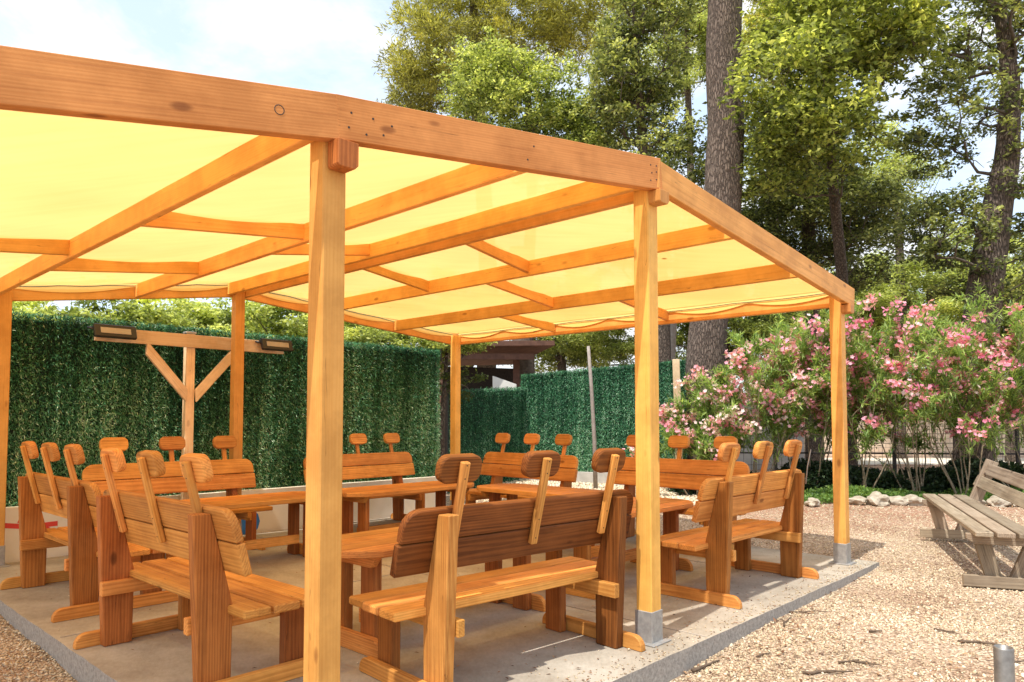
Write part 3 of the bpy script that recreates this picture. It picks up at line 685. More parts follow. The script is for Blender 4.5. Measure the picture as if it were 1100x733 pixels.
def valance(Pa,za,Pb,zb,outn,marks):
    """scalloped hem of the cloth hanging over the inner face of the beam"""
    d=(Pb-Pa); Ln=d.length; dn=d/Ln; n=Vector((dn.y,-dn.x)); n=n if n.dot(outn)>0 else -n
    Vv=[];K=90
    for i in range(K+1):
        t=i/K; p=lerp(Pa,Pb,t)+n*.058; z=lerp(za,zb,t)+.165
        # scallop depth between fixing points
        seg=max(m_ for m_ in marks if m_<=t+1e-6); nx_=min([m_ for m_ in marks if m_>t-1e-6 and m_>seg] or [1.0]); f=(t-seg)/max(nx_-seg,1e-6)
        dep=.03+.06*math.sin(math.pi*min(max(f,0),1))
        Vv.append((p.x,p.y,z)); q_=p-n*.006; Vv.append((q_.x,q_.y,z-dep))
    Vv=np.array(Vv); i=np.arange(K); 
    quads_obj('cloth_hem',Vv,np.stack([2*i,2*i+2,2*i+3,2*i+1],1),M['hem'],perg,smooth=True)
    one('cord',M['black'],perg,lambda m:m.tube([v3(lerp(Pa,Pb,t/20)+n*.047,lerp(za,zb,t/20)+.150-.012*abs(math.sin(t*.8))) for t in range(21)],[.004]*21,6))
valance(B,zB,C,zC,nU,[0,.17,.34,.5,.66,.83,1])
valance(E_,zE,C,zC,-nV,[0,.325,.68,1])
valance(E_,zE,P0,z0,-nV,[0,.469,1])
# screw heads and bolts on the fascia near the joints
d=(A-P1).normalized(); n=Vector((d.y,-d.x)); n=n if n.dot(nV)>0 else -n
for t,zz in ((.02,.06),(.025,.13),(.06,.04),(.075,.12),(.10,.05),(.12,.10),(-.11,.03),(-.14,.16),(.96,.05),(.965,.10),(.96,.15),(.985,.06),(.985,.11),(.985,.15),(.5,.05),(.52,.13)):
    if t<0: continue
    p=lerp(P1,A,t); z=lerp(z1,zA,t)+zz; c=v3(p+n*.1225,z)
    one('screw',M['screw'],perg,lambda m:m.tube([c,c+v3(n,0)*.003],[.0055,.0055],8,smooth=False))
def knot():
    d=(A-P1).normalized(); n=Vector((d.y,-d.x)); n=n if n.dot(nV)>0 else -n
    f=.14; p=lerp(P1,X1,f); c=v3(p+n*.1225,lerp(z1,zX1,f)+.10)
    ex=v3(d,0); m=MB()
    k=14; 
    for i in range(k):
        a=2*math.pi*i/k; b=2*math.pi*(i+1)/k
        p0_=c+ex*.021*math.cos(a)+Vector((0,0,.021*math.sin(a))); p1_=c+ex*.021*math.cos(b)+Vector((0,0,.021*math.sin(b)))
        m.tube([p0_,p1_],[.0022,.0022],6)
    m.build('knot_ring',M['screw'],perg)
knot()

# ------------------------------------------------------------------ low wall, turf fences
def wallbox(name,a,b,z0_,z1_,t,mat,label,cat):
    m=MB(); m.board(v3(a,(z0_+z1_)/2),v3(b,(z0_+z1_)/2),z1_-z0_,t,bevel=.004); o=m.build(name,mat); return tag(o,label,cat) if label else o
def p2(u,v): q=uv(u,v); return Vector((q.x,q.y))
mw=empty('mural_wall',(0,0,0),0,'low cream painted wall behind the slab with bits of a colourful mural','wall')
m=MB(); m.board(v3(p2(-2.5,8.74),.20),v3(p2(7.55,8.74),.20),.68,.16,bevel=.005); m.build('wall',M['cream'],mw)
def mural(name,pts,u0,v0,z0_,color,z_off=.003,w=None):
    # flat painted shape on the front of the wall; pts in (u,z)
    Vv=np.array([tuple(uv(u0+a,v0-z_off,z0_+b)) for a,b in pts]); n=len(pts)
    Ff=np.array([[0,i,i+1] for i in range(1,n-1)]); quads_obj(name,Vv,Ff,mural_mat(color),mw)
def strip(u0,z0_,pl,wd):
    L_=[];R_=[]
    for i,(a,b) in enumerate(pl):
        q=pl[min(i+1,len(pl)-1)];p=pl[max(i-1,0)]; d=Vector((q[0]-p[0],q[1]-p[1])).normalized(); L_.append((a-d.y*wd/2,b+d.x*wd/2));R_.append((a+d.y*wd/2,b-d.x*wd/2))
    return L_,R_
def stripe(name,pl,wd,color,vo=.003):
    L_,R_=strip(0,0,pl,wd); Vv=[];
    for l,r in zip(L_,R_): Vv+= [tuple(uv(l[0],8.66-vo,l[1])),tuple(uv(r[0],8.66-vo,r[1]))]
    i=np.arange(len(pl)-1); quads_obj(name,np.array(Vv),np.stack([2*i,2*i+1,2*i+3,2*i+2],1),mural_mat(color),mw)
stripe('painted_line',[(1.1,.33),(1.5,.37),(1.8,.37),(2.05,.33),(2.3,.34)],.05,(.70,.06,.04))
stripe('painted_line',[(1.95,.40),(2.2,.30),(2.45,.12)],.04,(.70,.06,.04),.004)
for nm,uc,zc,r,cx in (('painted_spot',2.02,.17,.05,(.05,.30,.55)),('painted_shape',4.35,.14,.2,(.03,.20,.62)),):
    mural(nm,[(r*math.cos(a/12*6.283),r*math.sin(a/12*6.283)*(.9)) for a in range(12)],uc,8.66,zc,cx)
mural('painted_shape',[(-.17,.0),(.17,.12),(.17,.3),(-.1,.3)],4.35,8.66,.16,(.85,.62,.04),.005)

def turf(name,label,a,b,zlo,zhi,n,front,seed,dark=0.,za2=None,wavy=.03,streak=1.0,side=None):
    e=empty(name,(a.x,a.y,0),0,label,'artificial hedge','artificial turf screens around the yard'); o3=Vector((a.x,a.y,0))
    d=(b-a); Ln=d.length; dn=d/Ln; nn=front.normalized()
    zh=lambda t: lerp(zhi,za2 if za2 is not None else zhi,t)
    m=MB(); ol=[(0,zlo)]+[(Ln,zlo)]+[(Ln*(1-i/30),zh(1-i/30)-.03+random.uniform(-.01,.01)) for i in range(31)]
    m.solid(ol,.05,MX((dn.x,dn.y,0),(0,0,1),(nn.x,nn.y,0),(a.x-o3.x-nn.x*.03,a.y-o3.y-nn.y*.03,0)),0)
    m.build('backing_panel',M['turfback'],e)
    r=np.random.default_rng(seed)
    t=r.uniform(0,1,n); zt=r.uniform(0,1,n); top=lerp(zhi,za2 if za2 is not None else zhi,1)*t+zhi*(1-t)
    z=zlo+(top-zlo)*zt
    # uneven top fringe
    nf=n//14; tf=r.uniform(0,1,nf); t=np.concatenate([t,tf]); z=np.concatenate([z,zhi*(1-tf)+(za2 if za2 is not None else zhi)*tf+r.uniform(-.03,wavy,nf)])
    N_=len(t)
    bulge=.012*np.sin(t*Ln*5+np.sin(z*2))+.006*np.sin(t*Ln*13+2)
    dep=r.uniform(-.01,.05,N_)+bulge
    c=np.stack([a.x-o3.x+dn.x*Ln*t+nn.x*dep,a.y-o3.y+dn.y*Ln*t+nn.y*dep,z],1)
    dr=r.normal(size=(N_,3))*np.array([.38,.38,.55])+np.array([nn.x,nn.y,.05])*.55+np.array([0,0,-.5])
    nrm=r.normal(size=(N_,3))
    Vv,Ff=leaf_quads(c,dr,nrm,r.uniform(.03,.06,N_),r.uniform(.006,.011,N_),.0)
    uu=t*Ln
    st=(.05*np.sin(uu*9.3+1)+.08*np.sin(uu*23.7+np.sin(z*2))+.05*np.sin(uu*4.1+2)+.09*np.sin(uu*57+np.sin(z*3)))*streak
    pat=.07*np.sin(uu*1.3+z*2.2)+.05*np.sin(uu*2.9-z*3.1)
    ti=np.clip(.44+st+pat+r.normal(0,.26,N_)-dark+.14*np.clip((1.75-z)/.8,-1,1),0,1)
    quads_obj('plastic_foliage',Vv,Ff,M['turf'],e,tint=np.repeat(ti,4))
    return e
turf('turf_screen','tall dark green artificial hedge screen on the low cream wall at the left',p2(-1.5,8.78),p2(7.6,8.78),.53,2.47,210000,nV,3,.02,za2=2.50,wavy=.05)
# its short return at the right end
turf('turf_screen','narrow lit end return of the tall green screen, next to the far canopy post',p2(7.62,8.80),p2(7.62,9.5),.2,2.50,16000,Vector((UX,UY)),4,-.05,wavy=.05,streak=.4)  # needle tint raised slightly so the end looks lit
a=at(482,450,13.2);b=at(566,450,16.3)
turf('turf_screen','lower shaded green screen under the brown shed roof, beside the far canopy post',Vector((a.x,a.y)),Vector((b.x,b.y)),.08,1.95,34000,Vector((.5,-1)),5,.2,za2=2.15)  # needles tinted darker, the shade is put into their colour
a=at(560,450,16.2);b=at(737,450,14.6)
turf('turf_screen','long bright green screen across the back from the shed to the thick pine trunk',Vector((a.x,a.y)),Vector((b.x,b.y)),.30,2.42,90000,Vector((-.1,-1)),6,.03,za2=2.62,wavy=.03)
tag(wallbox('concrete_curb',Vector((a0:=at(556,450,16.12))[:2]),Vector((b0:=at(740,450,14.5))[:2]),-.1,.33,.14,M['curb'],None,None),'pale concrete curb under the long back green screen','curb')

# light pole with cross bar and two flood lights
lp=empty('light_pole',uv(3.58,8.56),R(90)-PHI,'pale wooden light pole with a cross bar and two diagonal braces','pole')
one('post',M['wood_pale'],lp,lambda m:m.board((0,0,-.05),(0,0,2.42),.10,.09,up=(1,0,0)))
one('cap',M['galv'],lp,lambda m:m.board((0,0,2.425),(0,0,2.45),.12,.10,up=(1,0,0)))
one('cross_bar',M['wood_pale'],lp,lambda m:m.board((-1.03,-.07,2.335),(1.16,-.07,2.335),.15,.045))
for s_ in (-1,1):
    one('brace',M['wood_pale'],lp,lambda m:m.board((s_*.02,-.07,1.66),(s_*.54,-.07,2.262),.105,.044,up=(0,0,1),outline=lambda L_,w:[(-L_/2,-w/2),(L_/2-(w if s_>0 else w),-w/2),(L_/2,w/2),(-L_/2+.1,w/2)]))
def flood(u,lb):
    p=uv(3.58+u,8.56-.13,2.40); e=empty('flood_light',p,R(90)-PHI,lb,'flood light','black flood lights on the cross bar')
    def body(m): m.board((-.21,-.04,-.04),(.21,-.04,-.04),.145,.045,up=(0,.35,1),bevel=.008)
    hb=one('housing',M['black'],e,body)
    one('lens',M['lens'],hb,lambda m:m.board((-.15,-.062,-.034),(.15,-.062,-.034),.065,.012,up=(0,.35,1),bevel=.002))
    one('bracket',M['black'],e,lambda m:(m.tube([(-.20,-.03,-.03),(-.25,.02,-.01),(-.19,.07,.0)],[.012]*3,6),m.board((-.2,.03,.0),(.1,.05,.0),.05,.02)))
    one('fins',M['black'],e,lambda m:[m.board((-.16+.04*i,-.015,-.03),(-.16+.04*i,.015,-.02),.09,.008,up=(0,0,1)) for i in range(9)])
flood(-.86,'black flood light on the left end of the cross bar'); flood(1.02,'black flood light on the right end of the cross bar')

a=at(865.5,520,7.0);b=at(871,483,7.05); m=MB(); m.tube([(0,0,0),(.02,0,(b.z-a.z)*.5),(b.x-a.x,.05,b.z-a.z)],[.007,.006,.005],6); o=m.build('thin_stick',M['pole_grey']); o.location=a; tag(o,'thin pale stick standing up behind the right-hand bench end, near the corner post','stick')
# thin pole, stake, pipe
p=at(640,525,14.0); q_=at(632,372,14.0)
t=MB(); t.tube([(0,0,-.1),(-.02,0,1),(-.07,0,2.0),(q_.x-p.x,0,q_.z)],[.045,.04,.036,.03],10); o=t.build('thin_pole',M['pole_grey']); o.location=(p.x,p.y,0); tag(o,'thin grey weathered pole standing in front of the back green screen','pole')
p=at(730,450,14.2); one('stake',M['wood_pale'],None,lambda m:m.board((p.x,p.y,-.1),(p.x-.06,p.y,2.62),.13,.06,up=(1,0,0)))
tag(bpy.data.objects['stake'],'pale wooden stake at the right end of the long back green screen','stake')
pp=at(1078,695,3.35); pe=empty('metal_pipe',(pp.x,pp.y,-.2),0,'short upright grey metal pipe sticking out of the gravel','pipe')
def pipe(m):
    n=28; V_=[];F_=[]; H=pp.z+.2
    for z,r in ((0,.0405),(H-.006,.0405),(H,.038),(H,.034),(H-.3,.034)):
        for k in range(n): V_.append((r*math.cos(2*math.pi*k/n),r*math.sin(2*math.pi*k/n),z))
    for i in range(4):
        for k in range(n): F_.append((i*n+k,i*n+(k+1)%n,(i+1)*n+(k+1)%n,(i+1)*n+k))
    m.add(V_,F_,smooth=True)
one('pipe_body',M['pipe'],pe,pipe)
one('hole_fill',M['black'],pe,lambda m:m.tube([(0,0,pp.z+.2-.31),(0,0,pp.z+.2-.12)],[.033,.033],20))

# ------------------------------------------------------------------ weathered bench at the right
def old_bench():
    # seat front edge runs from far (left in the photo) to near (right)
    far=Vector((4.93,8.75)); near=Vector((3.98,6.30)); d=(near-far); Ln=d.length
    e=empty('weathered_bench',(far.x,far.y,0),math.atan2(d.y,d.x),'grey-brown weathered slatted bench standing on the gravel at the right edge','bench')
    # local x from far end to near end; local +y = away from the seat front, towards the backrest
    g=M['wood_grey']; H=lambda x:.53-.075*x/Ln      # seat height follows the ground fall
    zg=lambda x:.05-.10*x/Ln
    for k,yc in enumerate((.075,.235,.395)):
        one('seat_plank',g,e,lambda m:m.board((-.06+k*.0,yc,H(-.06)-.022),(Ln+.03+.0*k,yc,H(Ln)-.022),.135,.042,up=(0,1,0),bevel=.006))
    for k,s_ in enumerate((.22,.40)):
        y0=.46+.42*s_; 
        one('back_plank',g,e,lambda m:m.board((-.04+.1*k,y0+.02,H(0)+s_*.80-.0),(Ln+.06,y0+.02,H(Ln)+s_*.80),.135,.04,up=(0,.42,.88),bevel=.006))
    for x in (.12,Ln-.22):
        z=zg(x); h=H(x)
        one('runner',g,e,lambda m:m.board((x+.05,-.06,z+.045),(x+.05,.86,z+.045),.10,.05,bevel=.005))
        one('front_leg',g,e,lambda m:m.board((x,.20,z+.0),(x,.10,h-.10),.125,.06,up=(0,1,0),bevel=.005))
        one('back_leg',g,e,lambda m:m.board((x,.34,z),(x,.70,h+.42),.125,.06,up=(0,1,-.3),bevel=.005))
        one('seat_bearer',g,e,lambda m:m.board((x+.06,-.03,h-.09),(x+.06,.60,h-.09),.09,.05,bevel=.005,outline=lambda L_,w:[(-L_/2+.06,-w/2),(L_/2,-w/2),(L_/2,w/2),(-L_/2,w/2),(-L_/2,0)]))
    return e
old_bench()

# ------------------------------------------------------------------ trees
def tree(name,label,cat,base,trunk,tr,crowns,leafmat,nleaf,ls,clumps=40,barkmat=None,limbmat=None,group=None,kind='leaf',sides=14,seed=1,flat=.6,csize=.55,limbfrom=.35,tilt=.0,shadebias=.25,limb_r=.05,jit=.0):
    r=np.random.default_rng(seed); random.seed(seed)
    e=empty(name,base,0,label,cat,group); bx=Vector(base)
    bm_=barkmat or M['bark2']; lm=limbmat or M['limb']
    pts=[Vector(p)-bx for p in trunk]
    # resample the trunk
    P_=[];Rr=[]
    K=max(10,int((pts[-1]-pts[0]).length*3))
    for i in range(K+1):
        t=i/K*(len(pts)-1); k=min(int(t),len(pts)-2); f=t-k; f2=f*f*(3-2*f) if len(pts)>3 else f
        P_.append(lerp(pts[k],pts[k+1],f)); Rr.append(lerp(tr[k],tr[k+1],f))
    m=MB(); m.tube(P_,Rr,sides,jit=jit); m.build('trunk',bm_,e)
    cs=[];cw=[]
    for (c,rad,wt) in crowns:
        n=int(clumps*wt); c=np.array(c)-np.array(bx); rad=np.array(rad)
        d=r.normal(size=(n,3)); d/=np.linalg.norm(d,axis=1,keepdims=True)
        rr=r.uniform(.15,1,n)**.5
        cs.append(c+d*rr[:,None]*rad)
        cw.append(np.full(n,rad.mean()))
    cs=np.concatenate(cs)
    lm_=MB(); tops=np.array([list(p) for p in P_]); K0=int(len(P_)*limbfrom); tp=tops[K0:]
    dmin=np.array([np.min(np.linalg.norm(tp-c,axis=1)) for c in cs]); order=np.argsort(dmin)
    nodes=[(Vector(t),1,Vector((0,0,1))) for t in tp]; NP=[list(t) for t in tp]
    for ci_ in order:
        c=cs[ci_]; A_=np.array(NP); dd=np.linalg.norm(A_-c,axis=1)+np.maximum(0,A_[:,2]-c[2]+.25)*1.5
        k=int(dd.argmin()); s,dp,_=nodes[k]; t=Vector(c); Ls=(t-s).length
        L0=max(limb_r*.72**(dp-1),.006); mid=lerp(s,t,.5)+Vector((r.normal()*.10,r.normal()*.10,-.04+r.normal()*.09))*Ls
        lm_.tube([s,lerp(s,mid,.5)+Vector((0,0,.03*Ls)),mid,lerp(mid,t,.55),t],[L0,L0*.85,L0*.7,L0*.5,L0*.35],5,cap=False)
        nodes.append((t,dp+1,None)); NP.append(list(c)); nodes.append((mid,dp+1,None)); NP.append(list(mid))
        for _q in range(3):
            a=lerp(mid,t,r.uniform(.3,1)); b=a+Vector(rdirr(r))*csize*1.1; lm_.tube([a,lerp(a,b,.5)+Vector((0,0,.05)),b],[L0*.3,L0*.2,L0*.08],4,cap=False)
    lm_.build('limbs',lm,e)
    n=nleaf; ci=r.integers(0,len(cs),n)
    sub=r.integers(0,7,n)                       # leaves sit in small sprays inside each clump
    subc=r.normal(size=(len(cs),7,3))*np.array([1,1,flat])*csize*.55
    c=cs[ci]+subc[ci,sub]+r.normal(size=(n,3))*np.array([1,1,.55])*csize*.22
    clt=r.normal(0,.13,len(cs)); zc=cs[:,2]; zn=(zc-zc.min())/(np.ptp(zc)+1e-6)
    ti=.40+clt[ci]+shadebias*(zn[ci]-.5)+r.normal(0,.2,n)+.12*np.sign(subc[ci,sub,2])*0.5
    if kind=='needle':
        out_=c-cs[ci]; out_/=np.linalg.norm(out_,axis=1,keepdims=True)+1e-6
        dr=out_+r.normal(size=(n,3))*.7+np.array([0,0,.35])
        Vv,Ff=leaf_quads(c,dr,r.normal(size=(n,3)),r.uniform(.7,1.3,n)*ls,r.uniform(.8,1.2,n)*ls*.2)
    else:
        dr=r.normal(size=(n,3)); dr[:,2]=dr[:,2]*.5-.25-tilt
        nr=np.tile([0.,0,1],(n,1))+r.normal(size=(n,3))*.75
        Vv,Ff=leaf_quads(c,dr,nr,r.uniform(.65,1.3,n)*ls,r.uniform(.38,.6,n)*ls,.08)
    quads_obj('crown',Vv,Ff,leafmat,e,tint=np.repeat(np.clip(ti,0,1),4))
    return e
def rdirr(r):
    v=r.normal(size=3); return v/np.linalg.norm(v)
def W3(px,py,Y): return tuple(at(px,py,Y))
def crown(px,py,Y,rx,ry,wt,dy=None):
    k=Y/F_PX; return (W3(px,py,Y),(rx*k,(dy or rx*k*.8),ry*k),wt)

# the thick pine trunk behind the canopy
D=15.0
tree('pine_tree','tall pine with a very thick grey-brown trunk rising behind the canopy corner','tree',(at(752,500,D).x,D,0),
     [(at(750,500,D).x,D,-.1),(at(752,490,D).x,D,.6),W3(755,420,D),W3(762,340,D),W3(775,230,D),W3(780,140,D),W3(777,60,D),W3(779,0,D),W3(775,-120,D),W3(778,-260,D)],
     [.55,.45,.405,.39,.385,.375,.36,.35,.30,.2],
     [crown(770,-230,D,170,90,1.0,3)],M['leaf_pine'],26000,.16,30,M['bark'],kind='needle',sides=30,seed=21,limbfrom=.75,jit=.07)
# yellow-green pine at the back
D=24
tree('pine_tree','yellow-green pine with cones against the sky, highest at the left of the trees','tree',(at(520,450,D).x,D,0),
     [(at(520,450,D).x,D,-.1),W3(525,300,D),W3(518,180,D),W3(510,80,D),W3(508,-40,D)],[.35,.3,.26,.2,.1],
     [crown(490,55,D,78,62,1.3,2.5),crown(560,10,D,90,60,1.3,2.5),crown(445,105,D,32,38,.35,1.2),crown(500,-50,D,110,60,.7,2.5),crown(620,25,D,60,50,.5,2)],M['leaf_pine'],90000,.17,110,M['bark2'],kind='needle',seed=5,csize=.46,limb_r=.04,shadebias=.35)
# bright mid green tree in front of it
D=19
tree('broadleaf_tree','bright mid-green tree in the middle, standing in front of the yellow-green pine','tree',(at(570,450,D).x,D,0),
     [(at(570,450,D).x,D,-.1),W3(565,320,D),W3(572,220,D),W3(568,120,D),W3(565,60,D)],[.2,.17,.14,.1,.05],
     [crown(560,120,D,78,62,1.2,1.8),crown(600,160,D,50,55,.6,1.5),crown(520,90,D,42,42,.4,1.2),crown(640,120,D,38,60,.4,1.2)],M['leaf_mid'],44000,.105,84,seed=8,csize=.42,limb_r=.025)
# darker tree in front of the canopy corner
D=17
tree('evergreen_oak','dark sparse evergreen oak between the bright tree and the thick pine trunk','tree',(at(720,470,D).x,D,0),
     [(at(715,470,D).x,D,-.1),W3(712,340,D),W3(705,240,D),W3(690,150,D),W3(684,70,D),W3(680,-30,D)],[.2,.17,.14,.12,.09,.05],
     [crown(690,60,D,55,80,1,1.8),crown(715,170,D,52,60,.8,1.5),crown(662,110,D,40,60,.5,1.5),crown(720,-10,D,70,40,.5,1.5),crown(735,260,D,45,45,.4,1.2)],M['leaf_dark'],34000,.11,84,seed=9,csize=.34,limb_r=.05)
# large oak with hanging bright leaves
D=13.5
tree('oak_tree','oak with large bright yellow-green leaves hanging beside the thick pine trunk','tree',(at(915,480,16.5).x,16.5,0),
     [(at(915,480,16.5).x,16.5,-.1),W3(905,300,16),W3(890,150,15),W3(890,20,14.2),W3(890,-80,13.8)],[.14,.12,.10,.085,.06],
     [crown(850,70,D,55,66,.8,1.4),crown(905,20,D,95,55,1.0,1.6),crown(885,140,D,65,60,.7,1.2),crown(965,40,D,50,42,.5,1.3),crown(930,-50,D,140,40,.8,1.5),crown(835,160,D+1,36,50,.35,1.)],M['leaf_oak'],36000,.125,105,seed=12,csize=.36,limb_r=.04,limbfrom=.3)
# dark layered tree
D=19
tree('evergreen_oak','dense dark evergreen oak with layered boughs behind the right slope of the canopy','tree',(at(875,480,D).x,D,0),
     [(at(875,480,D).x,D,-.1),W3(872,330,D),W3(868,240,D),W3(875,150,D),W3(872,90,D)],[.24,.2,.17,.12,.06],
     [crown(870,235,D,88,50,1.2,2.4),crown(860,170,D,68,45,.8,2),crown(890,285,D,60,30,.5,2),crown(805,240,D,42,60,.5,1.5),crown(925,225,D,45,40,.45,1.5)],M['leaf_dark'],50000,.11,110,seed=13,csize=.50,flat=.28,limb_r=.05,shadebias=.5,limbfrom=.15)
# leaning tree at the right
D=14
tree('pine_tree','tree with a leaning bare grey trunk and crooked boughs at the right edge','tree',(at(1050,470,D).x,D,0),
     [(at(1042,480,D).x,D,-.1),W3(1050,380,D),W3(1058,310,D),W3(1068,240,D),W3(1082,170,D),W3(1086,90,D),W3(1076,20,D),W3(1068,-60,D),W3(1060,-160,D)],
     [.36,.33,.31,.28,.22,.16,.12,.10,.07],
     [crown(1010,130,D,45,60,.45,1.5),crown(1050,30,D,60,45,.6,1.5),crown(1010,250,D,48,48,.55,1.5),crown(1110,150,D,40,120,.7,1.5),crown(1080,290,D,60,40,.5,1.5),crown(1000,-60,D,100,40,.5,1.6)],M['leaf_dark'],30000,.095,74,M['bark'],seed=14,csize=.30,limb_r=.06,sides=20,limbfrom=.3,jit=.06)
# pale background trees
for i,(px,py,Y,rx,ry,wt,nl,lm_,lb) in enumerate([
    (1000,300,26,110,50,1,42000,'leaf_pale','pale yellow-green tree far behind the oleanders at the right'),
    (915,330,27,60,50,.8,30000,'leaf_olive','pale olive tree glimpsed between the canopy corner and the oleanders'),
    (1085,340,23,70,60,.8,30000,'leaf_mid','mid-green tree behind the leaning trunk at the right'),
    (780,345,25,70,60,.9,36000,'leaf_mid','green tree seen below the canopy edge right of the thick trunk'),
    (690,350,27,80,70,.9,42000,'leaf_olive','olive-green tree behind the long back screen'),
    (600,340,25,60,60,.8,34000,'leaf_pale','light green tree seen above the shed roof'),
    (500,345,24,80,60,.8,24000,'leaf_mid','green tree standing behind the brown shed'),
    (830,60,28,70,90,.9,34000,'leaf_pine','pale pine crown in the gap behind the thick trunk'),
    (740,40,27,50,70,.8,26000,'leaf_pale','hazy pale tree left of the thick trunk'),
    (965,190,25,40,60,.4,7000,'leaf_pale','sparse green tree in the sky gap left of the leaning trunk'),
    (880,350,29,90,55,1,40000,'leaf_olive','light olive tree low behind the pink oleanders'),
    (1010,380,30,100,50,1,40000,'leaf_dark','dark tree low behind the right-hand oleanders')]):
    k=Y/F_PX; x=at(px,450,Y).x
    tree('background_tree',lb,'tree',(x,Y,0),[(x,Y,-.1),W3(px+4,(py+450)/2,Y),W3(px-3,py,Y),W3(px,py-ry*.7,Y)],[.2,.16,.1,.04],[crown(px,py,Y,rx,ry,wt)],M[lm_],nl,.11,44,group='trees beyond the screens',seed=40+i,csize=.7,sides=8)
# bare dark trunks seen just above the back screens
for i,(px,w_,Y,ln,lb) in enumerate([(570,.34,19,-6,'thick dark trunk beside the shed, above the shaded screen'),(690,.2,20,4,'grey trunk above the middle of the long back screen'),(702,.09,20,-9,'thin leaning trunk just right of the grey one above the back screen'),(715,.13,20.5,6,'slim trunk leaning right behind the middle front post'),(712,.3,22,0,'dark trunk left of the thick pine trunk')]):
    x=at(px,450,Y).x; m=MB(); z=6
    m.tube([(0,0,-.1),(ln*.01,0,1.5),(ln*.03,0,3.0),(ln*.06,0,z)],[w_,w_*.85,w_*.8,w_*.6],10,jit=.08); e=empty('bare_tree',(x,Y,0),0,lb,'tree','trunks beyond the back screen'); m.build('trunk',M['limb'] if i in (0,4) else M['pole_grey'],e)
# olive-like bushes above the left screen
for i in range(9):
    px=10+i*58; v=10.3+.5*math.sin(i*2.1); a_=(px-550)/F_PX; 
    Y=v/(VX*a_+VY); Y=min(Y,15); x=a_*Y; zt=at(px,322+8*math.sin(i*1.7),Y).z; rz_=.85
    lbs=['leftmost light olive bush rising behind the tall screen beside the left post','second light bush from the left behind the tall screen','light bush behind the left flood light','light bush above the screen just left of the light pole','light bush right behind the light pole top','yellowish bush behind the right flood light','bush seen right of the back post under the cloth','bush above the screen seen just left of the nearest post','rightmost light bush above the tall screen end']
    tree('garden_bush',lbs[i],'bush',(x,Y,0),[(x,Y,-.1),(x,Y,1.2),(x+.1,Y,zt-.8)],[.07,.06,.03],[((x,Y,zt-.75),(.85,.8,.85),1)],M['leaf_olive'] if i%3 else M['leaf_pale'],20000,.07,34,group='bushes behind the tall green screen',seed=70+i,csize=.32,limb_r=.02,sides=7,shadebias=.5)

